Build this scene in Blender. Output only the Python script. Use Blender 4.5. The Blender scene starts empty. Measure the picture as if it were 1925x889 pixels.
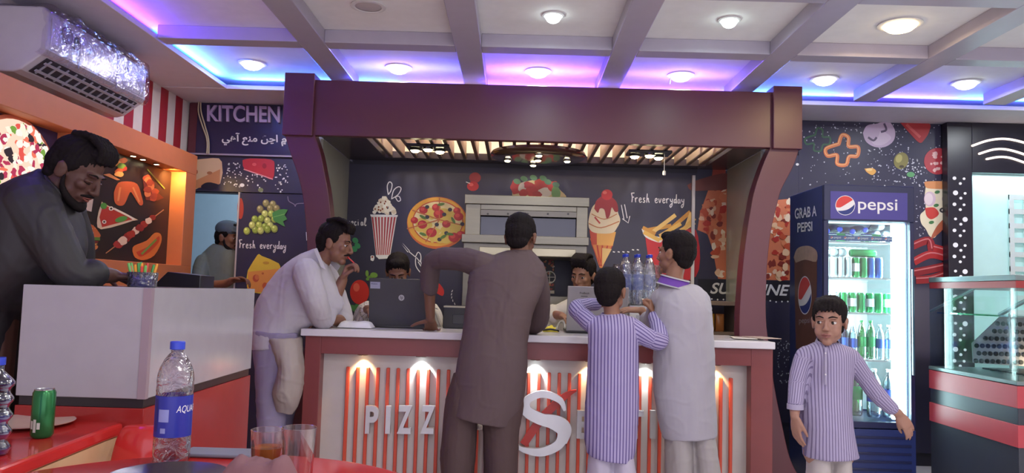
import bpy, bmesh, math, random
from mathutils import Vector, Matrix, noise
from mathutils.geometry import tessellate_polygon
random.seed(7)
S = bpy.context.scene
COL = S.collection
V = Vector
PI = math.pi
# ------------------------------------------------------------------ camera
FPX = 1450.0
EYE = V((0, 0, 1.25))
_ps, _pp, _pr = math.atan(8.5/FPX), math.atan(103/FPX), math.radians(1.65)
_F0 = V((-math.sin(_ps), math.cos(_ps), 0)); _R0 = V((math.cos(_ps), math.sin(_ps), 0)); _Z = V((0, 0, 1))
CF = math.cos(_pp)*_F0 + math.sin(_pp)*_Z
_U0 = -math.sin(_pp)*_F0 + math.cos(_pp)*_Z
CR = math.cos(_pr)*_R0 + math.sin(_pr)*_U0
CU = -math.sin(_pr)*_R0 + math.cos(_pr)*_U0
cam_d = bpy.data.cameras.new('camera'); cam = bpy.data.objects.new('camera', cam_d); COL.objects.link(cam)
cam_d.sensor_width = 36; cam_d.lens = 36*FPX/1925; cam_d.clip_start = .02
_m = Matrix((CR, CU, -CF)).transposed().to_4x4(); _m.translation = EYE
cam.matrix_world = _m
S.camera = cam
# ------------------------------------------------------------------ world, exposure, big lights
w = bpy.data.worlds.new('room_ambient'); S.world = w; w.use_nodes = True
w.node_tree.nodes['Background'].inputs[0].default_value = (.52, .50, .62, 1)
w.node_tree.nodes['Background'].inputs[1].default_value = 3.4
S.view_settings.view_transform = 'Standard'; S.view_settings.look = 'None'
S.view_settings.exposure = 0.0; S.view_settings.gamma = 1; S.view_settings.use_curve_mapping = False
S.cycles.max_bounces = 8; S.cycles.transparent_max_bounces = 24; S.cycles.sample_clamp_indirect = 4
S.cycles.caustics_reflective = False; S.cycles.caustics_refractive = False
LAMP_W = 8          # ceiling downlights, watts each
COVE_W = 9.5          # LED cove strips, watts per metre
def area_light(name, loc, direction, sx, sy, power, col, parent=None, spread=None, shape='RECTANGLE'):
    l = bpy.data.lights.new(name, 'AREA'); l.shape = shape; l.size = sx
    if shape in ('RECTANGLE', 'ELLIPSE'): l.size_y = sy
    l.energy = power; l.color = col
    if spread: l.spread = spread
    o = bpy.data.objects.new(name, l); COL.objects.link(o)
    d = V(direction).normalized()
    o.rotation_mode = 'QUATERNION'; o.rotation_quaternion = d.to_track_quat('-Z', 'Y')
    o.location = V(loc) - (V(parent.location) if parent else V((0, 0, 0)))
    if parent: o.parent = parent
    return o
def spot_light(name, loc, direction, power, col, angle=70, blend=.6, parent=None, rad=.02):
    l = bpy.data.lights.new(name, 'SPOT'); l.energy = power; l.color = col
    l.spot_size = math.radians(angle); l.spot_blend = blend; l.shadow_soft_size = rad
    o = bpy.data.objects.new(name, l); COL.objects.link(o)
    o.rotation_mode = 'QUATERNION'; o.rotation_quaternion = V(direction).normalized().to_track_quat('-Z', 'Y')
    o.location = V(loc) - (V(parent.location) if parent else V((0, 0, 0)))
    if parent: o.parent = parent
    return o
# ------------------------------------------------------------------ picture ray -> place in the room at a known distance
def ray(px, py): return (px-962.5)/FPX*CR - (py-444.5)/FPX*CU + CF
def at(px, py, Y): d = ray(px, py); return EYE + d*(Y/d.y)
def atX(px, py, X): d = ray(px, py); return EYE + d*(X/d.x)
def atZ(px, py, Z): d = ray(px, py); return EYE + d*((Z-EYE.z)/d.z)
# ------------------------------------------------------------------ materials
def lin(c):
    out = []
    for v in c:
        v = v/255
        out.append(v/12.92 if v <= .04045 else ((v+.055)/1.055)**2.4)
    return out
MATS = {}
def M(name, c=(200, 200, 200), rough=.5, metal=0, spec=.5, var=.06, scale=14, bump=0, bscale=60, coat=0, emit=None, estr=0, stretch=None):
    if name in MATS: return MATS[name]
    m = bpy.data.materials.new(name); m.use_nodes = True; nt = m.node_tree; b = nt.nodes['Principled BSDF']
    L = lin(c)
    tc = nt.nodes.new('ShaderNodeTexCoord'); mp = nt.nodes.new('ShaderNodeMapping')
    nt.links.new(tc.outputs['Object'], mp.inputs[0])
    if stretch: mp.inputs['Scale'].default_value = stretch
    nz = nt.nodes.new('ShaderNodeTexNoise'); nz.inputs['Scale'].default_value = scale; nz.inputs['Detail'].default_value = 3
    nt.links.new(mp.outputs[0], nz.inputs['Vector'])
    mx = nt.nodes.new('ShaderNodeMix'); mx.data_type = 'RGBA'
    mx.inputs[6].default_value = [x*(1-var) for x in L]+[1]; mx.inputs[7].default_value = [min(1, x*(1+var)) for x in L]+[1]
    nt.links.new(nz.outputs['Fac'], mx.inputs[0]); nt.links.new(mx.outputs[2], b.inputs['Base Color'])
    b.inputs['Roughness'].default_value = rough; b.inputs['Metallic'].default_value = metal
    b.inputs['Specular IOR Level'].default_value = spec; b.inputs['Coat Weight'].default_value = coat
    if bump:
        n2 = nt.nodes.new('ShaderNodeTexNoise'); n2.inputs['Scale'].default_value = bscale; n2.inputs['Detail'].default_value = 4
        nt.links.new(mp.outputs[0], n2.inputs['Vector'])
        bp = nt.nodes.new('ShaderNodeBump'); bp.inputs['Strength'].default_value = bump; bp.inputs['Distance'].default_value = .01
        nt.links.new(n2.outputs['Fac'], bp.inputs['Height']); nt.links.new(bp.outputs[0], b.inputs['Normal'])
    if emit:
        b.inputs['Emission Color'].default_value = lin(emit)+[1]; b.inputs['Emission Strength'].default_value = estr
    MATS[name] = m; return m
def glassy(name, tint=(255, 255, 255), gloss=.12, rough=.03, bump=0, bscale=30, dens=1.0):
    """thin clear sheet: lets light through with a tint, mirrors a little"""
    if name in MATS: return MATS[name]
    m = bpy.data.materials.new(name); m.use_nodes = True; nt = m.node_tree; nt.nodes.clear()
    out = nt.nodes.new('ShaderNodeOutputMaterial'); mix = nt.nodes.new('ShaderNodeMixShader')
    tr = nt.nodes.new('ShaderNodeBsdfTransparent'); tr.inputs[0].default_value = lin(tint)+[1]
    gl = nt.nodes.new('ShaderNodeBsdfGlossy'); gl.inputs['Roughness'].default_value = rough
    lw = nt.nodes.new('ShaderNodeLayerWeight'); lw.inputs[0].default_value = .35
    ma = nt.nodes.new('ShaderNodeMath'); ma.operation = 'MULTIPLY_ADD'; ma.use_clamp = True
    ma.inputs[1].default_value = 3.4*dens; ma.inputs[2].default_value = gloss
    nt.links.new(lw.outputs['Facing'], ma.inputs[0]); nt.links.new(ma.outputs[0], mix.inputs[0])
    nt.links.new(tr.outputs[0], mix.inputs[1]); nt.links.new(gl.outputs[0], mix.inputs[2]); nt.links.new(mix.outputs[0], out.inputs[0])
    if bump:
        tc = nt.nodes.new('ShaderNodeTexCoord'); n2 = nt.nodes.new('ShaderNodeTexNoise'); n2.inputs['Scale'].default_value = bscale
        n2.inputs['Detail'].default_value = 3; n2.inputs['Distortion'].default_value = 1.2
        nt.links.new(tc.outputs['Object'], n2.inputs['Vector'])
        bp = nt.nodes.new('ShaderNodeBump'); bp.inputs['Strength'].default_value = bump; bp.inputs['Distance'].default_value = .03
        nt.links.new(n2.outputs['Fac'], bp.inputs['Height']); nt.links.new(bp.outputs[0], gl.inputs['Normal']); nt.links.new(bp.outputs[0], lw.inputs['Normal'])
    MATS[name] = m; return m
def glow(name, c, s):
    if name in MATS: return MATS[name]
    m = bpy.data.materials.new(name); m.use_nodes = True; nt = m.node_tree; nt.nodes.clear()
    out = nt.nodes.new('ShaderNodeOutputMaterial'); e = nt.nodes.new('ShaderNodeEmission')
    e.inputs[0].default_value = lin(c)+[1]; e.inputs[1].default_value = s; nt.links.new(e.outputs[0], out.inputs[0])
    MATS[name] = m; return m
# ------------------------------------------------------------------ objects
def tag(o, label=None, cat=None, group=None, kind=None):
    if label: o['label'] = label
    if cat: o['category'] = cat
    if group: o['group'] = group
    if kind: o['kind'] = kind
    return o
def thing(name, loc, label, cat, group=None):
    o = bpy.data.objects.new(name, None); o.empty_display_size = .1; COL.objects.link(o); o.location = loc
    return tag(o, label, cat, group)
def copy_tree(o, parent=None):
    c = o.copy(); COL.objects.link(c)
    if parent: c.parent = parent
    for ch in list(o.children): copy_tree(ch, c)
    return c
class MB:
    """collects shapes in room coordinates; build() links them as one mesh object"""
    def __init__(s): s.v = []; s.f = []; s.m = []; s.mats = []; s.sm = []
    def mi(s, mat):
        if mat not in s.mats: s.mats.append(mat)
        return s.mats.index(mat)
    def add(s, vs, fs, mat, smooth=False):
        b = len(s.v); s.v += [V(v) for v in vs]; k = s.mi(mat)
        for f in fs: s.f.append([b+i for i in f]); s.m.append(k); s.sm.append(smooth)
    def box(s, x0, x1, y0, y1, z0, z1, mat):
        vs = [(x, y, z) for z in (z0, z1) for y in (y0, y1) for x in (x0, x1)]
        s.add(vs, [(0, 2, 3, 1), (4, 5, 7, 6), (0, 1, 5, 4), (2, 6, 7, 3), (0, 4, 6, 2), (1, 3, 7, 5)], mat)
    def obox(s, c, ax, ay, az, mat):
        """box about centre c with half-axis vectors"""
        c, ax, ay, az = V(c), V(ax), V(ay), V(az)
        vs = [c+i*ax+j*ay+k*az for k in (-1, 1) for j in (-1, 1) for i in (-1, 1)]
        s.add(vs, [(0, 2, 3, 1), (4, 5, 7, 6), (0, 1, 5, 4), (2, 6, 7, 3), (0, 4, 6, 2), (1, 3, 7, 5)], mat)
    def prism(s, pts, d, mat):
        """polygon (3-D points) pushed along vector d, closed"""
        n = len(pts); pts = [V(p) for p in pts]; d = V(d)
        tr = tessellate_polygon([pts])
        fs = [tuple(t) for t in tr] + [tuple(n+i for i in reversed(t)) for t in tr]
        fs += [(i, (i+1) % n, n+(i+1) % n, n+i) for i in range(n)]
        s.add(pts+[p+d for p in pts], fs, mat)
    def sheet(s, pts, mat):
        pts = [V(p) for p in pts]; s.add(pts, [tuple(t) for t in tessellate_polygon([pts])], mat)
    def lathe(s, prof, c, mat, n=28, axis=(0, 0, 1), smooth=True, cap=True):
        a = V(axis).normalized(); u = a.orthogonal().normalized(); w_ = a.cross(u); c = V(c)
        if abs(a.z) > .99: u, w_ = V((1, 0, 0)), V((0, 1, 0))
        vs = []; fs = []
        for r, h in prof:
            for i in range(n):
                t = 2*PI*i/n; vs.append(c+a*h+(u*math.cos(t)+w_*math.sin(t))*r)
        for j in range(len(prof)-1):
            for i in range(n): fs.append((j*n+i, j*n+(i+1) % n, (j+1)*n+(i+1) % n, (j+1)*n+i))
        if cap:
            fs.append(tuple(reversed(range(n)))); fs.append(tuple(range((len(prof)-1)*n, len(prof)*n)))
        s.add(vs, fs, mat, smooth)
    def rings(s, R, mat, n=28, cap=True):
        """R: (centre, U, V) ellipses lofted"""
        vs = []; fs = []
        for c, u, w_ in R:
            for i in range(n):
                t = 2*PI*i/n; vs.append(V(c)+V(u)*math.cos(t)+V(w_)*math.sin(t))
        for j in range(len(R)-1):
            for i in range(n): fs.append((j*n+i, j*n+(i+1) % n, (j+1)*n+(i+1) % n, (j+1)*n+i))
        if cap: fs.append(tuple(reversed(range(n)))); fs.append(tuple(range((len(R)-1)*n, len(R)*n)))
        s.add(vs, fs, mat, True)
    def tube(s, pts, rad, mat, n=12, sub=5, caps=True):
        pts = [V(p) for p in pts]
        if not hasattr(rad, '__len__'): rad = [rad]*len(pts)
        P = []; Rr = []
        k = len(pts)
        for i in range(k-1):
            p0, p1, p2, p3 = pts[max(i-1, 0)], pts[i], pts[i+1], pts[min(i+2, k-1)]
            for j in range(sub):
                t = j/sub
                P.append(.5*((2*p1)+(p2-p0)*t+(2*p0-5*p1+4*p2-p3)*t*t+(3*p1-p0-3*p2+p3)*t**3)); Rr.append(rad[i]*(1-t)+rad[i+1]*t)
        P.append(pts[-1]); Rr.append(rad[-1])
        T = [(P[min(i+1, len(P)-1)]-P[max(i-1, 0)]).normalized() for i in range(len(P))]
        u = T[0].orthogonal().normalized(); R = []
        fr = []
        for i in range(len(P)):
            u = (u-T[i]*u.dot(T[i])); u = u.normalized() if u.length > 1e-6 else T[i].orthogonal().normalized()
            fr.append((u, T[i].cross(u)))
        if caps:
            for a in (80, 50, 25):
                a = math.radians(a); R.append((P[0]-T[0]*Rr[0]*math.sin(a), fr[0][0]*Rr[0]*math.cos(a), fr[0][1]*Rr[0]*math.cos(a)))
        for i in range(len(P)): R.append((P[i], fr[i][0]*Rr[i], fr[i][1]*Rr[i]))
        if caps:
            for a in (25, 50, 80):
                a = math.radians(a); R.append((P[-1]+T[-1]*Rr[-1]*math.sin(a), fr[-1][0]*Rr[-1]*math.cos(a), fr[-1][1]*Rr[-1]*math.cos(a)))
        s.rings(R, mat, n)
    def ell(s, c, U, W, T, mat, n=18, k=10):
        """ellipsoid with three half-axis vectors"""
        c, U, W, T = V(c), V(U), V(W), V(T); R = []
        for j in range(1, k):
            a = -PI/2+PI*j/k; R.append((c+T*math.sin(a), U*math.cos(a), W*math.cos(a)))
        s.rings(R, mat, n)
    def build(s, name, parent=None, bevel=0, seg=2, sharp=None):
        me = bpy.data.meshes.new(name)
        off = V((0, 0, 0))
        if parent:
            p = parent
            while p: off += V(p.location); p = p.parent
        me.from_pydata([v-off for v in s.v], [], s.f)
        for m in s.mats: me.materials.append(m)
        me.polygons.foreach_set('material_index', s.m); me.polygons.foreach_set('use_smooth', s.sm)
        me.update()
        bm = bmesh.new(); bm.from_mesh(me); bmesh.ops.recalc_face_normals(bm, faces=bm.faces); bm.to_mesh(me); bm.free()
        if any(s.sm): me.set_sharp_from_angle(angle=math.radians(sharp or 50))
        o = bpy.data.objects.new(name, me); COL.objects.link(o)
        if parent: o.parent = parent
        if bevel:
            bv = o.modifiers.new('edge', 'BEVEL'); bv.width = bevel; bv.segments = seg; bv.limit_method = 'ANGLE'; bv.angle_limit = math.radians(40)
        return o
# ------------------------------------------------------------------ lettering
def text_tris(body, offset=0, shear=0):
    cu = bpy.data.curves.new('lettering', 'FONT'); cu.body = body; cu.offset = offset; cu.shear = shear; cu.resolution_u = 6
    o = bpy.data.objects.new('lettering', cu); COL.objects.link(o)
    bpy.context.view_layer.update()
    dg = bpy.context.evaluated_depsgraph_get(); me = bpy.data.meshes.new_from_object(o.evaluated_get(dg))
    vs = [v.co.copy() for v in me.vertices]; fs = [tuple(p.vertices) for p in me.polygons]
    bpy.data.objects.remove(o); bpy.data.curves.remove(cu); bpy.data.meshes.remove(me)
    if not vs: return [], []
    x0, x1 = min(v.x for v in vs), max(v.x for v in vs); y0, y1 = min(v.y for v in vs), max(v.y for v in vs)
    return [((v.x-x0)/(x1-x0), (v.y-y0)/(y1-y0)) for v in vs], fs
def put_text(mb, body, fmap, mat, offset=0, shear=0, depth=None):
    """fmap(u, v) -> point, u to the right, v up, both 0..1; depth: vector for solid letters"""
    uv, fs = text_tris(body, offset, shear)
    pts = [V(fmap(u, v)) for u, v in uv]
    mb.add(pts, fs, mat)
    if depth:
        d = V(depth); n = len(pts); edges = {}
        for f in fs:
            for i in range(len(f)):
                a, b = f[i], f[(i+1) % len(f)]
                if (b, a) in edges: del edges[(b, a)]
                else: edges[(a, b)] = 1
        mb.add(pts+[p+d for p in pts], [tuple(n+i for i in reversed(f)) for f in fs]+[(b, a, n+a, n+b) for a, b in edges], mat)
# ================================================================== ROOM
YB, XL, XRW = 6.06, -2.64, 4.7           # back wall, left wall, right wall
ZS, ZC = 2.67, 2.75                       # underside of soffit and beams, ceiling
WHITE = M('ceiling_paint', (238, 238, 238), .75, bump=.02)
SOFF = M('soffit_paint', (220, 214, 220), .6)
BEAM = M('beam_gloss', (178, 173, 188), .28, spec=.5)
NAVY = M('mural_navy', (47, 44, 66), .42, spec=.5, var=.12, scale=3)
REDP = M('red_panel', (94, 44, 53), .36, spec=.6)
ORANGE = M('orange_paint', (206, 118, 72), .5)
def struct(o): o['kind'] = 'structure'; return o
b = MB(); b.box(XL-.1, XRW+.1, -3.2, 7.8, -.08, 0, M('floor_tile', (208, 202, 204), .3)); struct(b.build('floor'))
b = MB(); b.box(XL-.1, XRW+.1, -3.2, 6.2, ZC, ZC+.08, WHITE); struct(b.build('ceiling'))
b = MB(); b.box(XL-.1, XL, -3.2, 6.2, 0, ZC, M('wall_cream', (205, 196, 190), .55)); struct(b.build('wall_left'))
b = MB(); b.box(XRW, XRW+.1, -3.2, 6.2, 0, ZC, M('wall_cream')); struct(b.build('wall_right'))
DX0, DX1 = at(352, 450, YB).x, at(449, 450, YB).x; DZ = at(400, 362, YB).z
b = MB()
for x0, x1, z0, z1 in ((XL-.1, DX0, 0, ZC), (DX0, DX1, DZ, ZC), (DX1, XRW+.1, 0, ZC)):
    b.box(x0, x1, YB, YB+.1, z0, z1, M('wall_dark', (40, 37, 52), .5))
struct(b.build('wall_back'))
# kitchen behind the doorway
KB = M('kitchen_tile', (150, 172, 184), .35)
b = MB(); b.box(-3.2, -1.5, 7.5, 7.6, 0, 2.7, KB); b.box(-3.3, -3.2, 6.16, 7.6, 0, 2.7, KB); b.box(-1.5, -1.4, 6.16, 7.6, 0, 2.7, KB)
b.box(-3.3, -1.4, 6.16, 7.6, 2.7, 2.78, WHITE); struct(b.build('wall_kitchen'))
area_light('kitchen_light', (-2.3, 6.9, 2.68), (0, 0, -1), .5, .5, 10, (.68, .9, 1))
b = MB(); b.box(-2.22, -2.16, 7.38, 7.5, 0, 2.7, M('steel_frame', (150, 175, 190), .3, .6)); b.box(-2.08, -2.05, 7.38, 7.5, 0, 2.7, M('steel_frame')); struct(b.build('trim_kitchen'))
# dropped soffit running round the room, its lip hides the LED strip
SY, SX, SXR = 5.55, -2.16, 4.15
b = MB(); b.box(XL, XRW, SY, YB, ZS, ZS+.012, SOFF); b.box(XL, XRW, SY-.012, SY, ZS-.004, ZS+.026, SOFF); struct(b.build('trim_soffit_back', bevel=.003))
b = MB(); b.box(XL, SX, -3, SY-.013, ZS, ZS+.012, SOFF); b.box(SX, SX+.012, -3, SY-.013, ZS-.004, ZS+.026, SOFF); struct(b.build('trim_soffit_left', bevel=.003))
b = MB(); b.box(SXR, XRW, -3, SY-.013, ZS, ZS+.012, SOFF); b.box(SXR-.012, SXR, -3, SY-.013, ZS-.004, ZS+.026, SOFF); struct(b.build('trim_soffit_right', bevel=.003))
# beams
BX = [-1.236+.921*k for k in range(6)]; BY = [4.48-.92*k for k in range(8)]
b = MB()
for x in BX: b.box(x-.078, x+.078, -3, 5.42, ZS, ZC, BEAM)
for y in BY:
    xs = [SX+.02]+[v for x in BX for v in (x-.078, x+.078)]+[SXR-.02]
    for i in range(0, len(xs), 2): b.box(xs[i], xs[i+1], y-.0625, y+.0625, ZS+.001, ZC, BEAM)
struct(b.build('ceiling_beam', bevel=.004))
# cove LED strips lying on the soffit behind the lip
LEDC = {'c': (0.0, .24, 1), 'b': (.05, .08, 1), 'p': (.15, .03, 1), 'v': (.12, .04, 1)}
def cove(x0, y0, x1, y1, inward, col, k=1, up=.38):
    if up > .3 and col != 'p': cove(x0, y0, x1, y1, inward, 'p', .45, .12)
    L = math.hypot(x1-x0, y1-y0); c = V(((x0+x1)/2, (y0+y1)/2, ZS+.036)); d = V(inward)+V((0, 0, up))
    horizontal = abs(x1-x0) > abs(y1-y0)
    l = area_light('cove_led_light', c, d, L, .012, COVE_W*L*k, LEDC[col])
    d = d.normalized(); ax = V((1, 0, 0)) if horizontal else V((0, 1, 0)); z = -d; y = z.cross(ax)
    l.rotation_quaternion = Matrix((ax, y, z)).transposed().to_quaternion()
for x0, x1, c, k in ((-2.1, -1.45, 'c', 1.0), (-1.45, -.9, 'c', .8), (-.9, -.35, 'b', .5), (-.35, .62, 'p', 1.5), (.62, 1.5, 'v', .45), (1.5, 2.3, 'c', .8), (2.3, 3.2, 'b', .7), (3.2, 4.1, 'c', .9)):
    cove(x0+.02, 5.60, x1-.02, 5.60, (0, -1, 0), c, k)
for y0, y1, c, k in ((4.5, 5.5, 'c', .8), (3.75, 4.5, 'p', .8), (3.0, 3.75, 'b', 1.0), (1.6, 3.0, 'v', 1.0)):
    cove(-2.21, y0+.02, -2.21, y1-.02, (1, 0, 0), c, k)
# downlights in the ceiling tiles
TRIM = M('lamp_trim', (225, 225, 225), .4)
def downlight(x, y, col, w=1.0, label='', group='round ceiling downlights', lit=True, r=.07):
    t = thing('ceiling_downlight', (x, y, ZC), label, 'ceiling light', group)
    m = MB(); m.lathe([(r*1.0, 0), (r*1.32, -.001), (r*1.34, -.008), (r*1.1, -.012), (r, -.008)], (x, y, ZC), TRIM, 32, cap=False); m.build('trim_ring', t)
    m = MB()
    srgb = [int(255*min(1, v)**.4545) for v in col]
    m.lathe([(r*1.02, -.006), (r*.95, -.02), (r*.72, -.036), (r*.4, -.045), (.002, -.048)] if lit else [(r, -.006), (r*.7, -.0085), (.002, -.0095)], (x, y, ZC), glow('lamp_glow_%d_%d_%d' % tuple(srgb), srgb, 13) if lit else M('lamp_off', (190, 184, 184), .4), 32); m.build('diffuser', t)
    if lit:
        l = area_light('lamp_light', (x, y, ZC-.052), (0, 0, -1), r*2, r*2, LAMP_W*w, col, t, shape='DISK')
TX = [.145+.921*k for k in range(-2, 5)]
COOL, NEU, WARM = (.92, .97, 1), (1, .97, .93), (1, .74, .38)
names = ['in the left corner tile beside the blue cove', 'above the left half of the red canopy', 'in the purple tile over the middle of the canopy', 'above the right half of the canopy, beside a hanging wire', 'above the right end post of the canopy', 'above the right wall mural near the fridge', 'above the dark panel with white dots']
for k, x in enumerate(TX):
    downlight(at([475, 750, 1012, 1280, 1550, 1815, 2085][k], [105, 112, 120, 128, 133, 140, 147][k], 5.15).x if k < 6 else x, 5.15, NEU if k in (0, 1, 3) else COOL, 1.0, 'bright round white downlight '+names[k])
downlight(TX[1]-.05, 4.02, NEU, 1, 'unlit round downlight in the tile left of the top centre', lit=False)
downlight(TX[2]+.02, 4.08, (.85, 1, .98), .4, 'small bright cool white downlight at the top centre of the ceiling', r=.045)
downlight(TX[3]+.05, 4.08, (.8, 1, .92), .4, 'small greenish white downlight one tile right of the top centre', r=.045)
downlight(TX[4]+.05, 4.08, WARM, 1.1, 'warm yellow oval looking downlight at the upper right', r=.085)
for y in (3.1, 1.26, -.6):
    for k in (2, 4, 6): downlight(TX[k], y, NEU, .9 if y > 3 else 2.8, 'round white downlight in a ceiling tile nearer the viewer', 'downlights over the dining area')
wp = at(1262, 140, 5.12)
lw_ = thing('loose_wire', (wp.x, 5.12, ZC), 'short loose white wire end dangling from the ceiling above the right half of the canopy', 'wire')
m = MB(); m.tube([(wp.x+.01, 5.13, ZC-.003), at(1264, 140, 5.12), at(1260, 148, 5.12), at(1259, 157, 5.12)], .004, M('white_plastic', (225, 222, 215), .4), 8, 4); m.build('strand', lw_)
# striped part of the left wall above the niches
b = MB(); LR, LW = M('stripe_red', (165, 38, 50), .5), M('stripe_white', (222, 214, 208), .5)
for k in range(14):
    y1 = 6.03-.124*k; b.box(XL+.002, XL+.014, y1-.124, y1, 2.2, ZS-.002, LR if k % 2 == 1 else LW)
b.box(XL+.002, XL+.02, 6.03, YB-.001, 2.2, ZS-.002, M('trim_maroon', (92, 40, 52), .5))
struct(b.build('wall_left_stripes'))
# orange boxed frame with two niches
FX, NX = -2.45, -2.565
b = MB()
for y0, y1, z0, z1 in ((2.6, 5.82, 2.06, 2.21), (2.6, 5.82, .0, 1.37), (5.64, 5.82, 1.37, 2.06), (4.23, 4.33, 1.37, 2.06), (2.6, 2.75, 1.37, 2.06)):
    b.box(XL+.016, FX, y0, y1, z0, z1, ORANGE)
b.box(XL+.016, NX-.004, 2.75, 5.64, 1.37, 2.06, ORANGE)
struct(b.build('wall_niche_frame', bevel=.003))

# ================================================================== CANOPY over the counter
YC = 5.08
hx = lambda px, py, Y=YC: at(px, py, Y).x
PXL0, PXL1, PXR0, PXR1 = hx(536, 190), hx(592, 190), hx(1451, 215), hx(1505, 215)
HT, HB = 2.627, 2.251
DK = M('canopy_dark', (70, 58, 62), .25)
canopy = thing('counter_canopy', (.18, YC+.4, 0), 'dark red canopy with curved side posts standing over the order counter', 'canopy')
b = MB(); b.box(PXL1-.01, PXR0+.01, YC, YC+.06, HB, HT, REDP); b.build('header', canopy, .004)
def post(tops, outer, inner, name):
    m = MB(); x0, x1 = tops
    m.box(x0, x1, YC-.035, YC+.12, HB-.01, HT+.035, REDP)
    # hourglass board: outline from picture measurements at the distance of the canopy
    pts = [at(x, y, YC) for x, y in outer]+[at(x, y, YC) for x, y in reversed(inner)]
    m.prism(pts, (0, .12, 0), REDP)
    return m.build(name, canopy, .004)
def dens(P, k=4):
    out = []
    for i in range(len(P)-1):
        p0, p1, p2, p3 = P[max(i-1, 0)], P[i], P[i+1], P[min(i+2, len(P)-1)]
        for j in range(k):
            t = j/k
            out.append(tuple(.5*((2*p1[q])+(p2[q]-p0[q])*t+(2*p0[q]-5*p1[q]+4*p2[q]-p3[q])*t*t+(3*p1[q]-p0[q]-3*p2[q]+p3[q])*t**3) for q in (0, 1)))
    return out+[P[-1]]
ys = [248, 285, 330, 363, 411, 480, 570, 640, 700, 770, 840, 886]
Lo = list(zip([534, 545, 560, 568, 574, 578, 578, 575, 560, 545, 528, 505], ys)); Li = list(zip([590, 602, 611, 617, 622, 625, 622, 620, 620, 620, 620, 620], ys))
ys2 = [y+26 for y in ys]; ys2[-1] = 916
Ro = list(zip([1504, 1492, 1469, 1460, 1449, 1442, 1440, 1448, 1456, 1470, 1487, 1515], ys2)); Ri = list(zip([1450, 1434, 1419, 1412, 1404, 1396, 1390, 1390, 1390, 1390, 1390, 1390], ys2))
post((PXL0, PXL1), dens(Lo), dens(Li), 'post')
post((PXR0, PXR1), dens(Ro), dens(Ri), 'post')
SGR = M('side_panel_grey', (158, 158, 146), .18, spec=.5, var=.03)
SXL, SXRR = at(655, 370, YB).x, at(1365, 400, YB).x
b = MB(); b.box(SXL-.02, SXL, YC+.13, YB-.014, 0, HB, SGR); b.build('side_panel', canopy)
b = MB(); b.box(SXRR, SXRR+.02, YC+.13, YB-.014, 0, HB, SGR); b.build('side_panel', canopy)
b = MB(); X0, X1 = -1.03, 1.44
b.box(SXL+.002, X0, YC+.06, YB-.03, HB, HB+.04, DK); b.box(X1, SXRR-.002, YC+.06, YB-.03, HB, HB+.04, DK)
b.box(X0, X1, 5.88, YB-.03, HB, HB+.05, DK); b.build('ceiling_border', canopy)
SL = M('slat_wood', (226, 202, 166), .45, var=.1); SLB = M('slat_under_shade', (96, 78, 66), .4)  # second colour paints the unlit slat undersides as a darker strip
n = 26
for i in range(n):
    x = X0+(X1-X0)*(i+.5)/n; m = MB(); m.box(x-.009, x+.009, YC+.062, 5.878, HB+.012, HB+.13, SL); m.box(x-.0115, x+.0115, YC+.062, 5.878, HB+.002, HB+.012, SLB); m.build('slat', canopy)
b = MB(); b.box(SXL+.03, SXRR-.03, YB-.018, YB-.001, HB+.06, ZS-.002, M('fascia_beige', (244, 222, 184), .5)); struct(b.build('trim_canopy_back'))
area_light('slat_fill', ((X0+X1)/2, YC+.075, HT-.03), (0, 1, -.35), X1-X0, .02, 8, (1, .8, .52), canopy, math.radians(110))  # added warm fill behind the header, brightens the slats without a real fixture
m = MB(); m.box(PXL1+.01, PXR0-.01, 5.142, 5.178, HT-.02, HT, M('led_channel', (200, 200, 205), .4)); ch = m.build('led_channel', canopy)
for x0, x1, c, p_ in ((-1.15, -.42, (.06, .08, 1), 3), (-.22, .52, (.09, .025, 1), 12), (.70, 1.42, (.11, .05, 1), 4)): area_light('canopy_led', ((x0+x1)/2, 5.16, HT+.004), (0, -.1, 1), x1-x0, .02, p_, c, canopy)
b = MB(); b.box(X0, X1, 5.32, 5.36, HB+.131, HB+.16, SL); b.build('cross_rail', canopy)
# lamps under the canopy
BULB = glow('warm_bulb', (255, 240, 190), 22)
def spot_bar(pxs, label):
    c = at(pxs[1][0], pxs[1][1], 5.31); z = HB-.004
    t = thing('triple_spotlight', (c.x, 5.31, z), label, 'spotlight', 'triple spotlights under the canopy')
    m = MB(); m.box(c.x-.15, c.x+.15, 5.24, 5.40, z-.022, z, M('black_gloss', (28, 26, 28), .2)); m.build('mounting_plate', t, .006)
    for k, (dx, dy) in enumerate(((-.095, .02), (.0, -.03), (.075, .045))):
        m = MB(); m.lathe([(.036, 0), (.04, -.01), (.036, -.014)], (c.x+dx, 5.31+dy, z-.022), M('chrome_ring', (190, 190, 190), .2, 1), 20); h = m.build('spot_ring', t)
        m = MB(); m.lathe([(.032, -.0145), (.022, -.026), (.004, -.03)], (c.x+dx, 5.31+dy, z-.022), BULB, 20); m.build('bulb', t)
    spot_light('spot_beam', (c.x, 5.31, z-.07), (0, .12, -1), 22, (1, .85, .55), 120, .8, t, .05)
spot_bar([(783, 265), (806, 268), (825, 265)], 'three bright warm bulbs on a black plate under the left half of the canopy')
spot_bar([(1200, 277), (1220, 281), (1245, 277)], 'three bright warm bulbs on a black plate under the right half of the canopy')
dc = at(1012, 286, 5.48); dz = HB-.048
dome = thing('round_ceiling_plate', (dc.x, 5.48, dz), 'large round dark brown lamp plate with small spotlights under the canopy centre', 'ceiling light')
m = MB(); m.lathe([(.30, .045), (.335, .04), (.345, .02), (.33, .004), (.20, .0), (.01, .004)], (dc.x, 5.48, dz), M('plate_brown', (74, 44, 38), .15, coat=.5), 48); m.build('plate', dome)
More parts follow.
